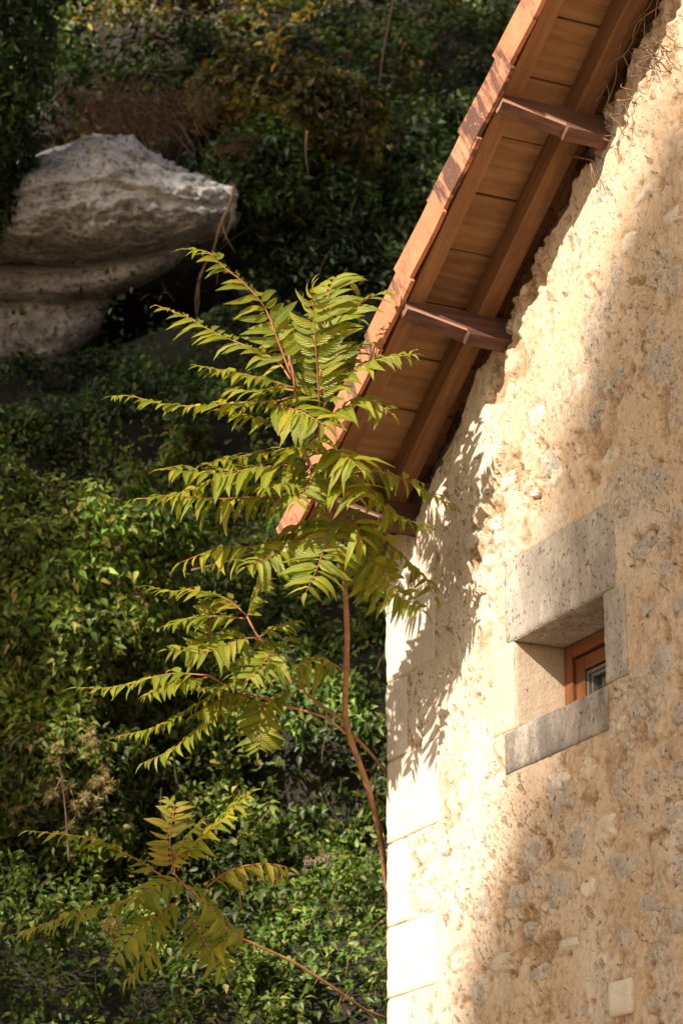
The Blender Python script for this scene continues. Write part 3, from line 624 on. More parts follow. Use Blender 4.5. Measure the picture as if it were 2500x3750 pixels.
# verge tiles: silhouette corner pixels give where each lower end sits
def verge(x, y, nn=0.352):
    u_, z_ = wall(x, y, nn); q = Uv * (u_ - PU) + Zv * (z_ - PZ); return q @ Rv, q @ Wv
c1 = lambda x, y: (1100 + x / 1.12, y / 1.12); c2 = lambda x, y: (1000 + x / 1.568, 1000 + y / 1.568)
ends = [verge(*c1(790, 225)), verge(*c1(650, 535)), verge(*c1(512, 850)), verge(*c1(383, 1125)), verge(*c2(525, 345))]
EA = [e[0] for e in ends]; EW = [e[1] for e in ends]
kf = np.polyfit(np.arange(5), EA, 1); sp_ = -kf[0]; wf = np.polyfit(EA, EW, 1)
def tile_mesh():
    L_, T_, Hf, Wt = sp_ + 0.055, 0.014, 0.118, 0.040
    bm = bmesh.new()
    # section in (n,w): L with flange down; extruded along r with the lower end slightly lifted
    sec = [(0, 0), (0, -Hf), (-T_, -Hf), (-T_, -T_), (-Wt, -T_), (-Wt, 0)]
    ns = 6; rings = []
    for i in range(ns + 1):
        f = i / ns; rr = []
        for (n_, w_) in sec:
            cut = 0.0
            if i == 0 and w_ < -T_ * 1.5: cut = 0.012
            wob = 0.0015 * math.sin(f * 7 + n_ * 9)
            rr.append(bm.verts.new((f * L_ + cut, n_ + wob, w_ - 0.024 * f + (0.006 if i == 0 and w_ == 0 else 0))))
        rings.append(rr)
    for i in range(ns):
        for k in range(6): bm.faces.new((rings[i][k], rings[i][(k + 1) % 6], rings[i + 1][(k + 1) % 6], rings[i + 1][k]))
    bm.faces.new(rings[0][::-1]); bm.faces.new(rings[-1])
    bmesh.ops.recalc_face_normals(bm, faces=bm.faces)
    me = bpy.data.meshes.new('tile'); bm.to_mesh(me); bm.free(); return me
tmesh = tile_mesh(); tmesh.materials.append(M_tile)
k = -12; last = False
while not last:
    a_ = kf[1] + kf[0] * k + random.uniform(-0.006, 0.006)
    if a_ < A_EAVE + 0.04: a_ = A_EAVE; last = True
    if a_ < A_TOP - 0.1:
        o = link('tile', tmesh, None, roof)
        yaw = random.uniform(-0.012, 0.012); tw = random.uniform(-0.014, 0.014)
        Rr = Rv * math.cos(yaw) + Nv * math.sin(yaw) + Wv * tw; Rr /= np.linalg.norm(Rr); Nn_ = Nv - Rr * (Nv @ Rr); Nn_ /= np.linalg.norm(Nn_)
        o.matrix_basis = frame(Rr, Nn_, np.cross(Nn_, Rr) * (1 if np.cross(Nn_, Rr) @ Wv > 0 else -1), RK(a_, 0.352 + random.uniform(-0.004, 0.004), np.polyval(wf, np.clip(a_, -1.2, 1.5)) * 0.6 + 0.4 * np.mean(EW) + random.uniform(-0.004, 0.004)) - rl)
    k += 1
# purlin ends
def purlin(u0):
    a0 = (u0 - PU - 0.20 * ST) / CT; th_ = 0.050
    top = lambda n_: 0.003
    prof = [(-0.15, -0.122), (0.0, -0.120), (0.140, -0.116), (0.144, -0.103), (0.152, -0.100), (0.24, -0.068), (0.31, -0.044), (0.338, -0.036)]
    bm = bmesh.new(); rings = []
    for (n_, h_) in prof:
        j = lambda: random.uniform(-0.0014, 0.0014); bv = 0.009 if n_ > 0.143 else 0.003
        sec = [(0, 0.003), (0, h_ + bv), (-bv * 0.5, h_), (-th_ * .5, h_ + j()), (-th_ + .003, h_ + .001), (-th_, h_ + .004), (-th_, 0.003)]
        rings.append([bm.verts.new((n_ + j(), y_ + (j() if y_ else 0), z_)) for y_, z_ in sec])
    for i in range(len(rings) - 1):
        for k_ in range(7): bm.faces.new((rings[i][k_], rings[i][(k_ + 1) % 7], rings[i + 1][(k_ + 1) % 7], rings[i + 1][k_]))
    bm.faces.new(rings[0][::-1]); bm.faces.new(rings[-1]); bmesh.ops.recalc_face_normals(bm, faces=bm.faces)
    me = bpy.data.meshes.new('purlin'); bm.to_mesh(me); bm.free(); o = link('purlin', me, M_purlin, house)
    wa = me.attributes.new('lit_edge', 'FLOAT', 'FACE')
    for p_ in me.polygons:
        c_ = p_.center; wa.data[p_.index].value = 1.0 if (c_.x > 0.144 and -0.0045 < c_.y < -0.0005) else (0.5 if c_.x > .33 else 0.0)  # painted light: full on the outer chamfer, half on the end face
    o.matrix_basis = frame(Nv, Rv, Wv, RK(a0, 0, -0.09)); return o
PURL = (0.248, 0.898, 1.548, 2.2)
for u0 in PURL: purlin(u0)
b_ = bar('mortar', Rv, -Nv, Wv, RK(A_END - 0.02, 0.362, -0.12) - rl, None, (0.04, 0.03, 0.045), M_mortar, roof, 0.012, 0.006)

# dry creeper roots clinging to the top of the wall
cr = empty('dry_creeper', C0 + H(1.9, 0, 5.3), 'dead creeper roots clinging to the crumbling wall top under the eaves', 'dead creeper'); cl0 = np.array(cr.location) - C0
random.seed(12)
def wp(x, y, n_=0.012): u_, z_ = wall(x, y); return H(u_, n_, z_) - cl0
tufts = MB(); stems = MB()
cr_paths = [[(2395, 60), (2400, 150), (2413, 200), (2340, 238)], [(2413, 191), (2440, 215), (2470, 222)], [(2413, 191), (2385, 215), (2360, 232)], [(2413, 191), (2400, 150), (2396, 120)], [(2413, 191), (2425, 240), (2420, 262)],
            [(2290, 370), (2315, 380), (2335, 365), (2318, 350)], [(2318, 372), (2322, 440), (2316, 520), (2310, 560)], [(2120, 578), (2180, 590), (2196, 600), (2204, 650), (2207, 690)], [(2180, 285), (2230, 278), (2255, 300), (2262, 350), (2250, 410)],
            [(2265, 150), (2310, 130), (2350, 60), (2370, 10)], [(2330, 210), (2340, 250), (2345, 270)], [(2300, 230), (2330, 130), (2400, 30), (2440, -60)], [(2250, 300), (2280, 240), (2330, 200), (2380, 60)], [(2240, 420), (2262, 380), (2280, 300), (2290, 240)],
            [(2300, 400), (2285, 420), (2310, 430)], [(2225, 380), (2232, 330), (2260, 260), (2275, 200)], [(2420, 80), (2440, 20), (2450, -40)], [(2350, 150), (2390, 90), (2470, 20)], [(2254, 400), (2290, 440), (2310, 470)], [(2205, 610), (2220, 640), (2216, 700)]]
for i, pth in enumerate(cr_paths):
    p = spline([wp(x, y, 0.02 + random.uniform(0, 0.03)) for x, y in pth], 12); r0 = random.uniform(0.0018, 0.0038)
    stems.tube(p, [r0 * (1 - 0.6 * j / 11) for j in range(12)], 5)
for i in range(30):
    x, y = random.gauss(2413, 30), random.gauss(190, 28)
    if i > 16: x, y = random.uniform(2200, 2480), 0; y = 640 - (x - 2180) * 1.75 + random.uniform(-60, 60)
    a = random.uniform(0, 6.28); L_ = random.uniform(20, 55)
    tufts.tube(spline([wp(x, y, .01), wp(x + L_ * .5 * math.cos(a), y + L_ * .5 * math.sin(a), random.uniform(.02, .06)), wp(x + L_ * math.cos(a + .5), y + L_ * math.sin(a + .5), random.uniform(.01, .06))], 6), [0.0022, 0.002, .0018, .0015, .0012, .0008], 4)
stems.build('stem', M_root, cr); tag(tufts.build('rootlets', M_root, cr), kind='stuff')

# ------------------------------------------------------------------ trees of heaven
def leaflet_mesh(v):
    L_, W_ = 1.0, 0.112 + 0.015 * (v % 3); ns = 7; V = []; Fc = []; rib = []; al = []
    arch = 0.16 + 0.06 * (v % 4); fold = 0.30 + 0.10 * (v % 2); bend = (v % 3 - 1) * 0.06
    for i in range(ns + 1):
        f = i / ns; wd = W_ * (math.sin(math.pi * min(1, f ** 0.62)) ** 0.75) * (1 - 0.25 * f) if 0 < f < 1 else 0.004
        if i == 1: wd *= 1.05
        yy = f * (1 - arch * 0.25 * f); zz_ = 0.10 * math.sin(f * 2.0) - arch * f ** 2.0; xx = bend * math.sin(f * math.pi)
        for sg in (-1, 0, 1):
            und = 0.012 * math.sin(f * 17 + v) * abs(sg)
            V.append((xx + sg * wd, yy, zz_ + abs(sg) * wd * fold + und)); rib.append(abs(sg)); al.append(f)
    for i in range(ns):
        for k_ in range(2):
            a = i * 3 + k_; Fc.append((a, a + 1, a + 4, a + 3))
    return np.array(V), np.array(Fc), np.array(rib, float), np.array(al)
LFT = [leaflet_mesh(v) for v in range(6)]
LM = []; LMY = []
for v, (V, Fc, rib, al) in enumerate(LFT):
    for lst, mt in ((LM, M_leaflet), (LMY, M_leaflet_y)):
        o = np_mesh('leaflet', V, Fc, mt, None, True, None, dict(rib=rib, along=al)); lst.append(o.data); bpy.data.objects.remove(o)
joined = {}
def add_joined(key, mats_):
    Vs, Fs, rs, als = [], [], [], []; off = 0
    for v, M in mats_:
        V, Fc, rib, al = LFT[v]; Vs.append(V @ np.array(M.to_3x3()).T + np.array(M.translation)); Fs.append(Fc + off); rs.append(rib); als.append(al); off += len(V)
    return np.concatenate(Vs), np.concatenate(Fs), np.concatenate(rs), np.concatenate(als)
def frond(root, pts3, L_, single, bag, pairs=None, roll=0.0, upv=None, yellow=False, r0=0.0034, bare=0.12, droop=0.32, sweep=0.45, flat=1.0, rs=0):
    """rachis through pts3 (world); leaflets in pairs, terminal one at the tip"""
    L_ = L_ * 1.22; pairs = int(round(pairs * 1.2)) if pairs else None; rg = random.Random(rs); rt = np.array(root.location)
    n = 26; P = spline(pts3, n); ln = np.concatenate([[0], np.cumsum(np.linalg.norm(np.diff(P, axis=0), axis=1))]); tot = ln[-1]
    mb = MB(); mb.tube(list(P - rt), [r0 * (1 - 0.72 * i / (n - 1)) for i in range(n)], 5)
    fo = mb.build('frond', M_rachis, root)
    pairs = pairs or max(5, int(round(tot * (1 - bare) / 0.040)))
    UPV = np.array(upv if upv is not None else (-0.42, -0.50, 1.0)); out = []
    for i in range(pairs + 1):
        f = bare + (1 - bare) * (i / pairs); s_ = f * tot
        k_ = min(int(np.searchsorted(ln, s_)), n - 1); k_ = max(k_, 1); q = (s_ - ln[k_ - 1]) / max(ln[k_] - ln[k_ - 1], 1e-9); p = P[k_ - 1] * (1 - q) + P[k_] * q
        T = P[min(k_ + 1, n - 1)] - P[max(k_ - 2, 0)]; T /= np.linalg.norm(T)
        U_ = UPV - T * (UPV @ T); U_ /= np.linalg.norm(U_); Sd = np.cross(T, U_)
        cr_, sr_ = math.cos(roll), math.sin(roll); U2 = U_ * cr_ + Sd * sr_; S2 = Sd * cr_ - U_ * sr_
        size = L_ * (0.72 + 0.5 * math.sin(math.pi * min(1, 0.18 + f * 0.72))) * (1 - 0.42 * max(0, f - 0.72) / 0.28)
        for sg in ((-1, 1) if i < pairs else (0,)):
            if sg and rg.random() < 0.035: continue
            dr = droop * rg.uniform(0.2, 1.9); sw = sweep + rg.uniform(-0.14, 0.14) + 0.35 * max(0, f - 0.75)
            D = S2 * sg * flat * math.cos(dr) + T * sw - U2 * math.sin(dr) if sg else T - U2 * 0.25
            D = D + np.array([0, 0, -0.03]) + np.array([rg.gauss(0, .10) for _ in range(3)]); D /= np.linalg.norm(D)
            Nn = U2 + np.array([rg.gauss(0, .22) for _ in range(3)]); Nn = Nn - D * (Nn @ D); Nn /= np.linalg.norm(Nn); Xx = np.cross(D, Nn)
            sz = size * rg.uniform(0.74, 1.14); M = frame(Xx * sz * rg.uniform(.9, 1.15), D * sz, Nn * sz, p + T * rg.uniform(-.004, .004) - rt)
            out.append((rg.randrange(6), M))
    if single:
        for v, M in out:
            o = link('leaflet', (LMY if yellow else LM)[v], None, fo); o.matrix_basis = M
    else: bag.extend(out)
    return fo, len(out)

c6 = lambda x, y: (400 + x / 1.206, 850 + y / 1.206); c7 = lambda x, y: (x / 1.12, 1600 + y / 1.12); c8 = lambda x, y: (x / 1.0453, 2700 + y / 1.0453)
def tdep(y): return np.interp(y, [900, 1400, 1850, 2200, 2700, 3300], [8.45, 8.45, 8.62, 8.75, 8.95, 9.2])
def path3(fn, pts, dz0=0.0, dz1=0.0, t0=None):
    out = []
    for i, p in enumerate(pts):
        x, y = fn(*p); f = i / (len(pts) - 1); b = t0 if t0 is not None else tdep(fn(*pts[0])[1])
        out.append(at(x, y, b + dz0 + (dz1 - dz0) * f))
    return out
tb = at(1440, 3560, 9.25)
tree = empty('tree_of_heaven', tb, 'slender young tree with red stem and feathery sunlit fronds in front of the eaves', 'tree')
tl_ = tb
trunk_px = [(1440, 3560), (1424, 3330), (1411, 3200), (1385, 3030), (1345, 2880), (1310, 2780), (1278, 2690), (1263, 2600), (1268, 2450), (1270, 2300), (1262, 2150), (1248, 2020), (1222, 1930)]
tp = spline([at(x, y, tdep(y)) for x, y in trunk_px], 60)
mb = MB(); mb.tube(list(tp - tl_), [0.0112 - 0.003 * i / 59 + 0.0006 * math.sin(i * 2.1) for i in range(60)], 10); trunk = mb.build('trunk', M_bark, tree)
def limb(pxs, r0, r1, n=24, fn=lambda x, y: (x, y), t0=0.0, t1=0.0, root=tree, name='branch'):
    q = [fn(*p) for p in pxs]; m_ = len(q)
    P = spline([at(x, y, tdep(y) + t0 + (t1 - t0) * i / (m_ - 1)) for i, (x, y) in enumerate(q)], n)
    mb = MB(); mb.tube(list(P - np.array(root.location)), [0.74 * (r0 + (r1 - r0) * i / (n - 1)) + 0.0004 * math.sin(i * 1.7) for i in range(n)], 8); return mb.build(name, M_bark, root)
limb([(1040, 1480), (1015, 1330), (975, 1235), (925, 1125), (882, 1020), (848, 925), (825, 780), (815, 640), (792, 545)], 0.0115, 0.0055, 40, c6)
limb([(1040, 1470), (1012, 1260), (990, 1160), (962, 1060), (940, 960), (928, 880), (922, 800)], 0.0085, 0.005, 30, c6, 0.02, 0.06)
limb([(1410, 1165), (1300, 1090), (1200, 990), (1150, 930), (1060, 820), (1012, 735)], 0.0085, 0.0045, 30, c7, 0.0, 0.25)
limb([(1418, 1215), (1330, 1150), (1200, 1110), (1050, 1060), (930, 1020), (850, 975)], 0.0075, 0.004, 30, c7, 0.0, 0.05)
limb([(880, 2000 / 1.0), (1418, 2840)] if False else [(1290, 2690), (1340, 2740), (1400, 2810), (1425, 2850)], 0.007, 0.0075, 14, lambda x, y: (x, y), 0.05, 0.1)
bag = []; FR = []
# (photo-crop mapping, points, depth change to the tip, options); the biggest-looking fronds keep single leaflets
MAIN = [
 (c6, [(805,640),(745,480),(690,340),(600,230),(500,150),(440,90),(350,75)], .10, dict(roll=.25, L=.082, single=1, pairs=15)),
 (c6, [(800,650),(740,570),(620,510),(480,450),(330,370),(215,325)], .25, dict(roll=.1, L=.072, single=1, pairs=15)),
 (c6, [(928,790),(918,600),(905,420),(900,300),(895,235)], -.10, dict(roll=0.0, L=.088, single=1, pairs=13, upv=(-.2,-.75,.6), droop=.2)),
 (c6, [(932,640),(950,420),(972,260),(1010,200),(1075,235)], .18, dict(roll=-.2, L=.085, single=1, pairs=14, upv=(-.2,-.7,.6))),
 (c6, [(932,720),(1000,430),(1090,330),(1160,285),(1240,258)], .12, dict(roll=.3, L=.080, single=1, pairs=12)),
 (c6, [(938,790),(990,700),(1080,610),(1200,560),(1350,540)], -.05, dict(roll=.1, L=.075, single=1, pairs=13)),
 (c6, [(825,690),(700,655),(560,620),(470,605),(395,590)], -.10, dict(roll=-.1, L=.070, single=1, pairs=12)),
 (c6, [(832,720),(740,745),(600,752),(400,768),(250,762),(100,725),(8,725)], .05, dict(roll=.1, L=.070, single=1, pairs=17)),
 (c6, [(838,800),(760,840),(660,825),(560,800),(470,785)], .0, dict(roll=0., L=.066, single=0, pairs=10)),
 (c6, [(700,770),(780,775),(860,800),(955,855)], -.15, dict(roll=-.2, L=.088, single=1, pairs=9, upv=(-.3,-.8,.5))),
 (c6, [(940,850),(1030,780),(1120,742),(1190,765),(1245,800)], -.05, dict(roll=.1, L=.088, single=1, pairs=7)),
 (c6, [(855,992),(780,970),(640,980),(480,1012),(405,1030)], .15, dict(roll=.35, L=.064, single=0, pairs=9)),
 (c6, [(925,1070),(860,1030),(700,1035),(500,1065),(380,1060),(255,1048)], -.10, dict(roll=-.05, L=.095, single=1, pairs=14, upv=(-.2,-.6,.8))),
 (c6, [(925,1095),(700,1075),(500,1085),(340,1145),(220,1170),(108,1180)], .10, dict(roll=.2, L=.080, single=0, pairs=15)),
 (c6, [(890,1175),(700,1168),(480,1178),(350,1168),(215,1162)], -.12, dict(roll=.0, L=.080, single=1, pairs=12, droop=.9)),
 (c6, [(945,1010),(975,960),(1020,975),(1065,1005),(1112,1048)], -.25, dict(roll=0., L=.098, single=1, pairs=11, upv=(.1,-.75,.6), droop=.5, flat=.8)),
 (c6, [(990,1115),(1060,1068),(1190,1058),(1340,1110),(1430,1165),(1520,1212)], .05, dict(roll=.2, L=.078, single=1, pairs=12)),
 (c6, [(1000,1180),(1060,1110),(1130,1130),(1200,1200),(1310,1272),(1425,1297)], -.10, dict(roll=-.3, L=.090, single=1, pairs=13, upv=(.35,-.6,.7))),
 (c6, [(1000,1240),(975,1300),(945,1400),(920,1480),(868,1592)], -.22, dict(roll=0., L=.100, single=1, pairs=12, upv=(-.1,-.95,.3), droop=.25, sweep=.25)),
 (c6, [(905,1330),(780,1345),(650,1385),(560,1392),(480,1395),(318,1458)], -.05, dict(roll=.1, L=.086, single=0, pairs=12, droop=.8)),
 (c6, [(890,1330),(800,1380),(700,1440),(605,1478)], -.18, dict(roll=-.2, L=.085, single=0, pairs=8, upv=(-.2,-.7,.6))),
 (c6, [(1005,1255),(1060,1270),(1095,1310),(1115,1375)], -.20, dict(roll=0., L=.095, single=0, pairs=4, droop=.8, upv=(0,-.8,.5))),
 (c6, [(1030,1300),(1110,1370),(1190,1480),(1270,1590),(1385,1672)], -.05, dict(roll=-.1, L=.080, single=0, pairs=13, upv=(-.1,-.7,.6))),
 (c6, [(1030,1290),(1180,1330),(1290,1430),(1380,1510),(1432,1605)], .15, dict(roll=.1, L=.078, single=0, pairs=9, upv=(-.3,-.5,.7))),
 (c6, [(1030,1310),(1085,1400),(1130,1540),(1205,1665)], .10, dict(roll=.2, L=.070, single=0, pairs=11, upv=(-.1,-.7,.6), yellow=0)),
 (c6, [(1035,1260),(1120,1280),(1190,1330),(1235,1410)], .05, dict(roll=.1, L=.085, single=0, pairs=6, upv=(-.1,-.7,.6))),
 (c6, [(885,1010),(890,1070),(865,1140),(820,1195)], -.15, dict(roll=.1, L=.080, single=0, pairs=9, upv=(-.2,-.8,.5))),
 (c6, [(940,1100),(985,1130),(1040,1135),(1110,1180)], -.20, dict(roll=-.1, L=.082, single=0, pairs=8, upv=(-.1,-.7,.6))),
 (c6, [(905,1150),(850,1120),(770,1110),(680,1130)], -.15, dict(roll=.1, L=.080, single=0, pairs=9, upv=(-.2,-.6,.7))),
 (c6, [(880,1030),(800,1090),(700,1115),(560,1135)], .12, dict(roll=.1, L=.075, single=0, pairs=9)),
 (c6, [(800,620),(790,560),(770,470),(730,400),(690,360)], .22, dict(roll=.1, L=.075, single=0, pairs=10, upv=(-.2,-.7,.6))),
 (c6, [(930,700),(1010,570),(1080,510),(1135,490)], .30, dict(roll=.1, L=.075, single=0, pairs=9)),
 (c6, [(820,700),(740,692),(640,705),(530,690)], .18, dict(roll=.1, L=.068, single=0, pairs=8)),
 (c6, [(930,870),(900,930),(840,960),(760,955)], -.12, dict(roll=.1, L=.080, single=0, pairs=7)),
 (c6, [(985,1245),(900,1265),(830,1300),(760,1330),(690,1400)], .10, dict(roll=.1, L=.075, single=0, pairs=8)),
]
MIDB = [
 (c7, [(1015,735),(930,665),(800,630),(700,633),(608,612)], .10, dict(roll=.2, L=.062, pairs=13)),
 (c7, [(1018,735),(1035,665),(1100,560)], -.05, dict(roll=.5, L=.062, pairs=8)),
 (c7, [(1005,745),(900,735),(780,745),(675,775)], .05, dict(roll=.1, L=.062, pairs=11)),
 (c7, [(850,900),(857,800),(866,720),(872,655)], .05, dict(roll=.0, L=.062, pairs=11, upv=(-.1,-.8,.5))),
 (c7, [(1055,822),(960,835),(850,882),(690,872)], -.10, dict(roll=-.15, L=.078, pairs=12, upv=(-.1,-.6,.7))),
 (c7, [(1065,820),(1150,775),(1225,753)], .05, dict(roll=.1, L=.055, pairs=8)),
 (c7, [(1170,900),(1110,895),(1070,940),(1015,1000)], -.15, dict(roll=-.1, L=.085, pairs=8, upv=(-.2,-.8,.5))),
 (c7, [(1405,955),(1330,912),(1260,925),(1195,952)], -.10, dict(roll=-.3, L=.075, pairs=8, droop=.8)),
 (c7, [(855,978),(700,972),(530,1013),(430,1030),(322,1028)], .0, dict(roll=.1, L=.068, pairs=14)),
 (c7, [(860,985),(740,1005),(660,1030),(595,1062)], -.08, dict(roll=-.1, L=.070, pairs=9)),
 (c7, [(1050,1060),(950,1060),(860,1098),(798,1140)], -.05, dict(roll=-.1, L=.070, pairs=8, droop=.6)),
 (c7, [(1060,1060),(1072,1130),(1070,1200),(1058,1290)], -.10, dict(roll=.0, L=.070, pairs=10, upv=(-.1,-.95,.2), droop=.3)),
 (c7, [(1205,1060),(1150,1065),(1110,1095),(1085,1130)], -.05, dict(roll=.0, L=.070, pairs=6)),
 (c7, [(930,1020),(800,1100),(640,1188),(475,1232)], .0, dict(roll=.2, L=.062, pairs=13)),
 (c7, [(960,1050),(850,1160),(720,1275),(588,1337)], -.05, dict(roll=.1, L=.072, pairs=10)),
 (c7, [(1180,990),(1080,950),(1000,940),(910,930)], .10, dict(roll=.1, L=.066, pairs=10)),
 (c7, [(1050,830),(1120,855),(1200,820)], .08, dict(roll=.1, L=.060, pairs=7)),
 (c7, [(1005,1000),(960,1010),(900,1030),(800,1030)], -.1, dict(roll=.1, L=.066, pairs=8)),
]
cnt = 0; rsd = 0
for fn, pts, dz, o_ in MAIN:
    rsd += 1; sgl = bool(o_.get('single', 0)) and cnt < 298 - 2.6 * o_['pairs']
    fo, k_ = frond(tree, path3(fn, pts, 0.0, dz), o_['L'], sgl, bag, o_['pairs'], o_.get('roll', 0), o_.get('upv'), False, rs=rsd, droop=o_.get('droop', .18), sweep=o_.get('sweep', .45), flat=o_.get('flat', 1.0))
    if sgl: cnt += k_
for fn, pts, dz, o_ in MIDB:
    rsd += 1; frond(tree, path3(fn, pts, 0.08, 0.08 + dz), o_['L'], False, bag, o_['pairs'], o_.get('roll', 0), o_.get('upv'), False, r0=.0032, rs=rsd, droop=o_.get('droop', .18))
V, Fc, rib, al = add_joined('x', bag)
tag(np_mesh('leaflets', V, Fc, M_leaflet, tree, True, None, dict(rib=rib, along=al)), kind='stuff')

sb = at(1475, 3790, 9.35)
sap = empty('tree_of_heaven', sb, 'low leaning sapling with fanned shaded fronds at the bottom left of the wall corner', 'tree')
limb([(1500, 1130), (1475, 1078), (1400, 1045), (1300, 975), (1130, 865), (970, 790), (860, 735), (780, 640), (700, 560), (665, 520)], 0.0085, 0.0045, 44, c8, 0.05, -0.35, sap, 'stem')
SAP = [
 ([(640,545),(560,490),(470,440),(380,400),(290,378),(200,368),(110,358)], .05, dict(L=.072, pairs=12, roll=.25, upv=(-.2,-.5,.8))),
 ([(665,520),(652,420),(655,340),(668,265),(645,238)], .05, dict(L=.070, pairs=11, upv=(-.1,-.85,.5), yellow=True)),
 ([(680,510),(740,420),(830,335),(900,270),(965,208)], -.05, dict(L=.074, pairs=13, roll=-.2, upv=(-.3,-.7,.6))),
 ([(655,520),(690,430),(730,370),(790,310)], -.05, dict(L=.060, pairs=8, roll=.3)),
 ([(790,575),(870,515),(960,488),(1040,485),(1112,502)], .0, dict(L=.074, pairs=12, roll=.0, droop=.8, yellow=True)),
 ([(705,560),(640,555),(580,580),(520,620)], -.10, dict(L=.085, pairs=9, upv=(-.1,-.6,.8))),
 ([(650,600),(560,610),(440,640),(330,665),(200,710),(55,755)], -.05, dict(L=.078, pairs=14, upv=(0,-.4,.9))),
 ([(960,790),(870,730),(800,650),(735,585)], -.15, dict(L=.078, pairs=13, upv=(.2,-.7,.6))),
 ([(690,620),(600,690),(520,750),(430,860)], -.10, dict(L=.075, pairs=11, upv=(0,-.6,.7))),
 ([(720,660),(770,760),(820,840),(870,915)], -.10, dict(L=.075, pairs=9, upv=(0,-.7,.6))),
 ([(640,680),(600,780),(530,880),(470,945)], .05, dict(L=.072, pairs=9, upv=(0,-.6,.7))),
 ([(900,760),(840,790),(760,830)], -.05, dict(L=.075, pairs=7, upv=(0,-.6,.7))),
]
nS = 0; bag2 = []
for pts, dz, o_ in SAP:
    rsd += 1
    sg_ = nS < 298 - 2.6 * o_['pairs']
    fo, k_ = frond(sap, [at(*c8(*p), 8.62 + (dz * i / (len(pts) - 1))) for i, p in enumerate(pts)], o_['L'] * .88, sg_, bag2, o_['pairs'], o_.get('roll', 0), o_.get('upv'), o_.get('yellow', False), r0=.003, rs=rsd, droop=o_.get('droop', .16))
    if sg_: nS += k_
if bag2:
    V, Fc, rib, al = add_joined('x', bag2); tag(np_mesh('leaflets', V, Fc, M_leaflet, sap, True, None, dict(rib=rib, along=al)), kind='stuff')

# ------------------------------------------------------------------ climbing bush, ivy curtain and other plants on the bank
def blob_points(n, ctr, rad, seed, wob=0.35, front=True):
    d = RNG.normal(0, 1, (n, 3)); d /= np.linalg.norm(d, axis=1, keepdims=True)
    if front: d[:, 1] = np.where(d[:, 1] > 0.5, -d[:, 1], d[:, 1])
    k = 1 + (fbm(d * 2.2 + seed, 3, seed) - 0.5) * wob * 2 + (fbm(d * 6 + seed, 2, seed + 5) - 0.5) * wob * 0.8
    k *= RNG.uniform(0.80, 1.03, n)
    N_ = d / np.array(rad); return np.array(ctr) + d * np.array(rad) * k[:, None], N_
def bush(name, blobs, size, cols, pr, label, cat, group=None, six=True, droop=.55, spread=.75):
    base = np.array(blobs[0][1]) - np.array([0, 0, blobs[0][2][2]]); root = empty(name, base, label, cat, group)
    Ps, Ns = [], []
    for i, (n, c_, r_) in enumerate(blobs): p, q = blob_points(n, c_, r_, 3 + 7 * i + len(name)); Ps.append(p); Ns.append(q)
    P = np.concatenate(Ps); N_ = np.concatenate(Ns)
    f = leaf_cloud('foliage', P - base, N_, RNG.uniform(size[0], size[1], len(P)), palette(len(P), cols, pr), M_fol, root, six, droop, spread)
    f['kind'] = 'stuff'
    core = MB()
    for i, (n, c_, r_) in enumerate(blobs):
        c_ = np.array(c_); 
        for k_ in range(7):
            e = c_ + np.array(r_) * np.array([random.uniform(-.7, .7), random.uniform(-.7, .2), random.uniform(-.6, .8)])
            core.tube(spline([base - np.zeros(3), (base + c_) / 2 + np.array([random.uniform(-.1, .1), 0, 0]), e], 8) - base, [0.012, .011, .01, .009, .007, .006, .004, .003], 5)
    core.build('stem', M_twig, root); return root
G_bush = [(0.070, 0.118, 0.014), (0.115, 0.168, 0.018), (0.175, 0.215, 0.026), (0.25, 0.255, 0.045), (0.26, 0.19, 0.05)]
B1 = at(sx(40), sx(1500), 13.5); B2 = at(sx(290), sx(1480), 13.8); B3 = at(sx(110), sx(1830), 13.0); B4 = at(sx(-80), sx(1250), 13.7)
b_root = bush('clematis_bush', [(19000, B1, (.67, .6, .86)), (6500, B2, (.32, .4, .45)), (10000, B3, (.50, .4, .45)), (6000, B4, (.5, .5, .55))], (0.030, 0.058), G_bush, [3, 4, 3, 1, .3], 'big sunlit rounded bush draped in wild clematis at the left edge', 'bush')
I1 = at(sx(20), sx(150), 17.5)
bush('ivy_curtain', [(6000, at(sx(0), sx(90), 17.0), (.34, .4, .58)), (5000, at(sx(-30), sx(330), 17.0), (.28, .35, .5)), (2500, at(sx(-50), sx(500), 17.0), (.14, .25, .32))], (0.035, 0.070), G_ivy, [4, 4, 2, .3], 'dark ivy hanging down over the left end of the limestone outcrop', 'ivy')
bush('bramble_bush', [(2200, at(sx(330), sx(1225), 13.8), (.26, .22, .14)), (700, at(sx(430), sx(1245), 13.8), (.10, .12, .08))], (0.03, 0.055), G_low, [3, 4, 3, 1, .1], 'low bramble with sunlit shoots on the dark edge right of the rounded bush', 'bush', six=True)
bush('bramble_bush', [(2600, at(sx(240), sx(880), 17.0), (.50, .25, .13)), (900, at(sx(450), sx(905), 17.0), (.2, .2, .1))], (0.035, 0.06), G_ivy, [3, 4, 3, 1], 'shaded bramble growing just below the limestone hollow', 'bush', six=True)
bush('scrub_bush', [(4200, at(sx(700), sx(300), 18.6), (.55, .5, .42)), (2600, at(sx(560), sx(250), 18.6), (.4, .4, .35))], (0.04, 0.08), G_och, [4, 4, 1.5, 1, .6], 'yellowish green scrub bush spilling over the bank beside the roof', 'bush', six=True)
bush('scrub_bush', [(3600, at(sx(600), sx(420), 18.2), (.40, .4, .42)), (2400, at(sx(760), sx(520), 18.4), (.35, .4, .45))], (0.035, 0.075), G_ivy, [3, 4, 3, .6], 'deep green scrub bush right of the rock tip', 'bush', six=True)

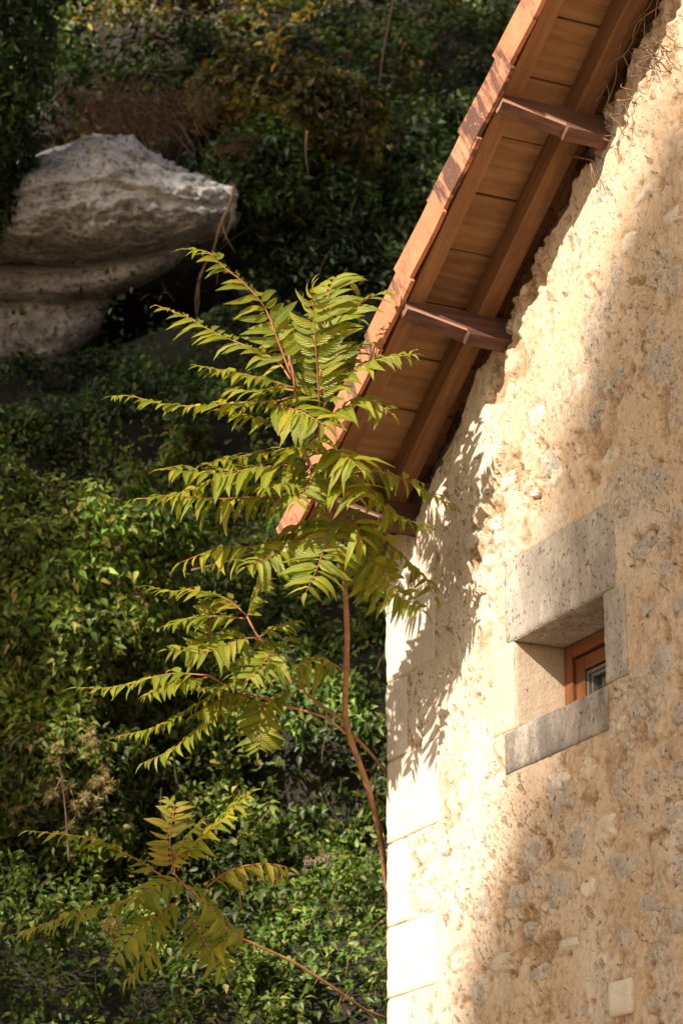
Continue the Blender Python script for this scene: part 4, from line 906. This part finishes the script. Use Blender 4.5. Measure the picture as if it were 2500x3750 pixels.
def stem_thing(name, paths, label, cat, r=0.008, mat=M_twig, group=None):
    base = np.array(paths[0][0]); root = empty(name, base, label, cat, group)
    for i, p in enumerate(paths):
        mb = MB(); q = spline(p, 16) - base; mb.tube(list(q), [r * (1 - .05 * j) * (1 if i == 0 else .6) for j in range(16)], 6); mb.build('stem', mat, root)
    return root
D_ = lambda pts, t: [at(sx(x), sx(y), t) for x, y in pts]
stem_thing('dead_branch', [D_([(538, 425), (528, 470), (505, 520), (490, 575), (460, 630), (450, 690), (452, 730)], 17.1), D_([(470, 610), (458, 650), (456, 700), (450, 735)], 17.05), D_([(510, 510), (520, 545), (540, 580)], 17.1), D_([(490, 575), (500, 610), (498, 655)], 17.1), D_([(535, 440), (532, 500), (512, 560)], 17.15)],
           'bare dead branch hanging from the tip of the limestone outcrop', 'branch', 0.011, M_root)
random.seed(31)
ys = D_([(712, 0), (690, 35), (655, 60), (630, 100), (640, 125)], 17.8); yr = stem_thing('yellow_shoot', [ys, D_([(655, 60), (625, 92), (590, 100)], 17.8), D_([(690, 35), (720, 15), (740, 12)], 17.8)], 'yellow leaved shoot catching the light in front of dark woods at the top', 'branch', 0.006, M_twig)
pl = []
for a, b in ((ys, 34), (D_([(655, 60), (625, 92), (590, 100)], 17.8), 12), (D_([(690, 35), (720, 15), (740, 12)], 17.8), 7)):
    q = spline(a, 40)
    for _ in range(b): pl.append(q[random.randrange(40)] + np.array([random.gauss(0, .022), random.gauss(0, .03), random.gauss(-.01, .022)]))
pl = np.array(pl)
lc = leaf_cloud('leaves', pl - np.array(yr.location), np.tile([-.4, -.7, .4], (len(pl), 1)), RNG.uniform(.05, .085, len(pl)), palette(len(pl), [(.40, .28, .015), (.30, .24, .02)], [2, 1]), M_fol, yr, True); lc['kind'] = 'stuff'

# seed heads of the clematis (old man's beard): fluffy tufts of thin filaments
def fluff(name, px, t, r, n, label=None, parent=None, col=(0.36, 0.30, 0.19)):
    c_ = at(sx(px[0]), sx(px[1]), t); d = RNG.normal(0, 1, (n, 3)); d /= np.linalg.norm(d, axis=1, keepdims=True)
    sub = c_ + RNG.normal(0, r * .45, (max(5, n // 45), 3)); k = RNG.integers(0, len(sub), n)
    P0 = sub[k]; P1 = P0 + d * RNG.uniform(.3, 1, (n, 1)) * r * .55; wv = np.cross(d, RNG.normal(0, 1, (n, 3))); wv /= np.linalg.norm(wv, axis=1, keepdims=True); wv *= 0.0035
    V = np.stack([P0 - wv, P0 + wv, P1 + wv * .5 + np.array([0, 0, -.006])], 1).reshape(-1, 3); base = np.array(parent.location) if parent else c_
    o = np_mesh(name, V - base, np.arange(n * 3).reshape(-1, 3), M_dry, parent, False, np.repeat(palette(n, [col, tuple(x * .7 for x in col)], [1, 1]), 3, 0))
    if parent is None: o.location = c_
    return o
for (x, y, r) in [(232, 1300, .05), (190, 1240, .045), (255, 1265, .04), (245, 1330, .05), (250, 1540, .055), (300, 1610, .06), (215, 1640, .05), (290, 1660, .055), (130, 1720, .05), (120, 1810, .06), (190, 1830, .07), (230, 1790, .05), (40, 1860, .05), (215, 1700, .045), (200, 1420, .04), (310, 1380, .04), (280, 1420, .035)]:
    fluff('seed_head', (x, y), 13.3 if y < 1700 and x > 180 else 12.62, r * 1.5, 600, parent=b_root, col=(0.40, 0.33, 0.18))['kind'] = 'stuff'
i = 0
for (x, y, r, lb) in [(705, 1985, .035, 'greyish fluffy seed heads in the leaves left of the wall corner'), (745, 1965, .04, 'paler fluffy seed head nearest the wall corner among lit leaves'), (270, 2130, .07, 'straw coloured fluffy seed heads behind the sapling fronds')]:
    o = fluff('seed_head', (x, y), 11.4, r, 500, None, None, (.42, .34, .27) if x > 500 else (.44, .36, .14)); tag(o, lb, 'seed head', 'clematis seed heads on the bank')
for (x, y, lb) in [(470, 240, 'dull brown seed heads among the ochre scrub'), (545, 340, 'dull grey seed heads hanging in the dark scrub')]:
    o = fluff('seed_head', (x, y), 17.9, .14, 1200, None, None, (.20, .15, .09)); tag(o, lb, 'seed head', 'clematis seed heads on the bank', 'stuff')
# tangled dry brush on top of the rock
mb = MB(); random.seed(3)
for k_ in range(260):
    x, y = random.gauss(300, 80), random.gauss(255, 35); a = random.gauss(0.4, .8); L_ = random.uniform(30, 110)
    t_ = random.uniform(17.7, 18.5); mb.tube(spline([at(sx(x), sx(y), t_), at(sx(x + L_ * .5 * math.cos(a)), sx(y + L_ * .5 * math.sin(a) - random.uniform(-8, 14)), t_ + .05), at(sx(x + L_ * math.cos(a)), sx(y + L_ * math.sin(a) + 10), t_)], 6), [.0045, .004, .0035, .003, .0025, .002], 3, False)
tag(mb.build('dry_brush', mat_plain('dry_bramble_stalk', (.17, .095, .06), .9, .1)), 'tangle of dry brown stalks on top of the limestone outcrop', kind='stuff')
# bare stalks and grass blades in the bank
mb = MB()
for k_ in range(130):
    x, y = random.uniform(-60, 900), random.choice([random.uniform(1700, 2380), random.uniform(1250, 2380), random.uniform(-20, 700)]); t_ = 10.56 / ((FW[1] - (1875 - sx(y)) / F * .3244) - .8 * (FW[2] + (1875 - sx(y)) / F * .9459)) - random.uniform(.35, .6)
    a = random.uniform(-2.4, -.6); L_ = random.uniform(25, 90)
    mb.tube(spline([at(sx(x), sx(y), t_), at(sx(x + L_ * .5 * math.cos(a)), sx(y + L_ * .5 * math.sin(a)), t_ - .04), at(sx(x + L_ * math.cos(a + .12)), sx(y + L_ * math.sin(a + .12)), t_)], 6), [.0020, .0019, .0017, .0014, .0011, .0008], 3, False)
tag(mb.build('dry_stalks', mat_plain('straw', (.26, .18, .09), .8, .2)), 'thin dry stalks poking out of the creeper leaves', kind='stuff')
tw = [([(160, 1980), (150, 1850), (135, 1740)], 11.9, 'thin upright bare stalk beside the seed heads in the rounded bush'), ([(358, 925), (365, 880), (373, 845)], 16.4, 'short bare upright twig below the limestone hollow'), ([(250, 1195), (275, 1130), (300, 1080), (290, 1040)], 14.6, 'forked bare twig in the dark gap above the rounded bush'),
      ([(440, 1310), (520, 1290), (600, 1262)], 13.6, 'slanting bare stem behind the middle fronds'), ([(905, -10), (880, 120), (870, 200)], 19.6, 'bare trunk leaning in the dark woods left of the roof'), ([(245, -10), (238, 60), (240, 150)], 18.4, 'bare pale stem standing in the ochre scrub'), ([(705, 300), (702, 350), (708, 400)], 17.8, 'pale vine stem hanging in the green scrub')]
for pts, t_, lb in tw: stem_thing('bare_twig', [D_(pts, t_)], lb, 'twig', .006 if t_ < 15 else .010, M_twig, 'bare twigs on the bank')

# ------------------------------------------------------------------ unseen trees added sunward: crowns shaped to shade the bank and dapple the wall
sunx = np.cross(TOSUN, Zv); sunx /= np.linalg.norm(sunx); suny = np.cross(sunx, TOSUN)
def sc_(P): P = np.atleast_2d(P); return np.stack([P @ sunx, P @ suny], 1)
keep_pts = [at(*c6(x, y), 8.6) for x in range(0, 1500, 120) for y in range(50, 1700, 120)] + [at(*c7(x, y), 8.8) for x in range(320, 1420, 110) for y in range(560, 1340, 110)]
KEEP = sc_(np.array(keep_pts))
def shade_tree(name, targets, label, leaf=(.10, .18), keep_r=0.0, cols=G_ivy, soft=False):
    """targets: (world point to shade, radius, count, tmin, tmax)"""
    Ps = []
    for c_, r_, n, t0, t1 in targets:
        d = RNG.normal(0, 1, (n, 3)); d /= np.linalg.norm(d, axis=1, keepdims=True); q = np.asarray(c_) + (RNG.normal(0, r_ * 0.62, (n, 3)) if soft else d * r_ * RNG.uniform(0, 1, (n, 1)) ** (1 / 2.2))
        q = q - TOSUN * ((q - c_) @ TOSUN)[:, None]; Ps.append(q + TOSUN * RNG.uniform(t0, t1, (n, 1)))
    P = np.concatenate(Ps)
    if keep_r:
        s_ = sc_(P); dm = np.min(np.linalg.norm(s_[:, None, :] - KEEP[None], axis=2), axis=1); P = P[dm > keep_r]
    ctr = P.mean(0); base = np.array([ctr[0], ctr[1], 0.0]); root = empty(name, base, label, 'tree', 'unseen trees with crowns shaped for shade')
    cl_ = leaf_cloud('crown', P - base, np.tile(TOSUN, (len(P), 1)), RNG.uniform(leaf[0], leaf[1], len(P)), palette(len(P), cols, [1] * len(cols)), M_fol, root, True, .3, .5); cl_['kind'] = 'stuff'
    mb = MB(); mb.tube(spline([(0, 0, 0), (.15, .1, ctr[2] * .5), (0, 0, ctr[2])], 10), [.28 - .02 * i for i in range(10)], 9); 
    for k_ in range(14):
        e = P[RNG.integers(len(P))] - base; mb.tube(spline([(0.05, 0, ctr[2] * .6), e * .6 + np.array([0, 0, ctr[2] * .25]), e], 8), [.07 - .008 * i for i in range(8)], 6)
    mb.build('trunk', M_twig, root); return root
W_ = lambda x, y: C0 + H(*((wall(sx(x), sx(y))[0],) + (0, wall(sx(x), sx(y))[1])))
def N_tau(r, tau, a): return int(tau * math.pi * r * r / a)
up_t = [(at(sx(x), sx(y), t), r, N_tau(r, tau, .016), 24, 34) for x, y, t, r, tau in [(60, 150, 18.0, 1.0, 2.6), (250, 60, 19, 1.0, 2.6), (200, 180, 18.4, .6, 1.6), (450, 30, 20, .9, 2.2), (330, 120, 19, .6, 1.5), (560, 120, 19.5, 1.3, .8), (950, 60, 20.5, 1.4, 3.0), (700, 520, 18.2, 1.0, .9), (900, 450, 19, .8, 1.2), (300, 900, 17, 1.1, 2.6), (650, 900, 17, .9, 2.6), (520, 1130, 15.8, .7, 3), (330, 1080, 16, .7, 3), (150, 930, 16.8, .6, 2.5), (480, 960, 16.8, .7, 2.5), (750, 1080, 16, .6, 2.5), (560, 1250, 15, .4, 2)]]
shade_tree('shade_tree', up_t, 'big dense unseen tree added on the left, crown shaped to shade the rock and upper bank', (.16, .30), 0.5)
mid_t = [(at(sx(x), sx(y), t), r, N_tau(r, tau, .0055), 16, 24) for x, y, t, r, tau in [(540, 1380, 14.6, .42, 2.4), (720, 1430, 14.4, .42, 2.2), (860, 1480, 14, .36, 1.8), (340, 1740, 13.6, .30, 3.0), (190, 1880, 13, .24, 2.2), (430, 1560, 13.9, .24, 2.2), (260, 1600, 13.5, .14, 1.2), (420, 1200, 15, .4, 3), (60, 1990, 12, .2, 1.0), (100, 2340, 11.6, .42, 2.0), (430, 2340, 11.4, .35, 1.0), (400, 1620, 12.6, .16, 2), (30, 1750, 12.0, .22, 1.6)]]
shade_tree('shade_tree', mid_t, 'unseen tree added on the left, crown shaped to dapple the lower bank', (.09, .16), 0.12)
wal_t = [(W_(x, y), r, N_tau(r, tau, .0020), 24, 32) for x, y, r, tau in [(1410, 1230, .24, 1.8), (1540, 1250, .34, 2.6), (1530, 950, .30, 2.2), (1430, 1000, .20, 1.2), (1560, 700, .24, 2.2), (1490, 600, .18, 1.5), (1430, 800, .17, 1.2), (1550, 380, .18, 1.5), (1340, 1000, .16, .9), (1300, 1200, .16, .9), (1560, 1600, .34, 2.6), (1420, 1520, .24, 2.2), (1290, 1500, .15, .9), (1290, 1880, .19, 2.2), (1200, 2080, .17, 2.2), (1120, 2320, .18, 2.6), (1280, 2230, .26, 2.6), (1560, 2000, .26, 2.4), (1520, 2320, .34, 3.0), (1330, 2400, .3, 2.6)]]
shade_tree('shade_tree', wal_t, 'unseen tree behind the viewer, crown shaped to dapple the gable wall', (.07, .13), 0.22, G_ivy, True)
sap_t = [(at(*c8(x, y), 8.6), r, n, 12, 16) for x, y, r, n in [(600, 690, .22, 320), (780, 720, .20, 280), (380, 680, .2, 230), (560, 850, .18, 180), (820, 850, .14, 130), (160, 720, .14, 90), (420, 470, .10, 30)]]
shade_tree('shade_tree', sap_t, 'smaller unseen tree added on the left to shade the sapling', (.06, .11), 0.10)
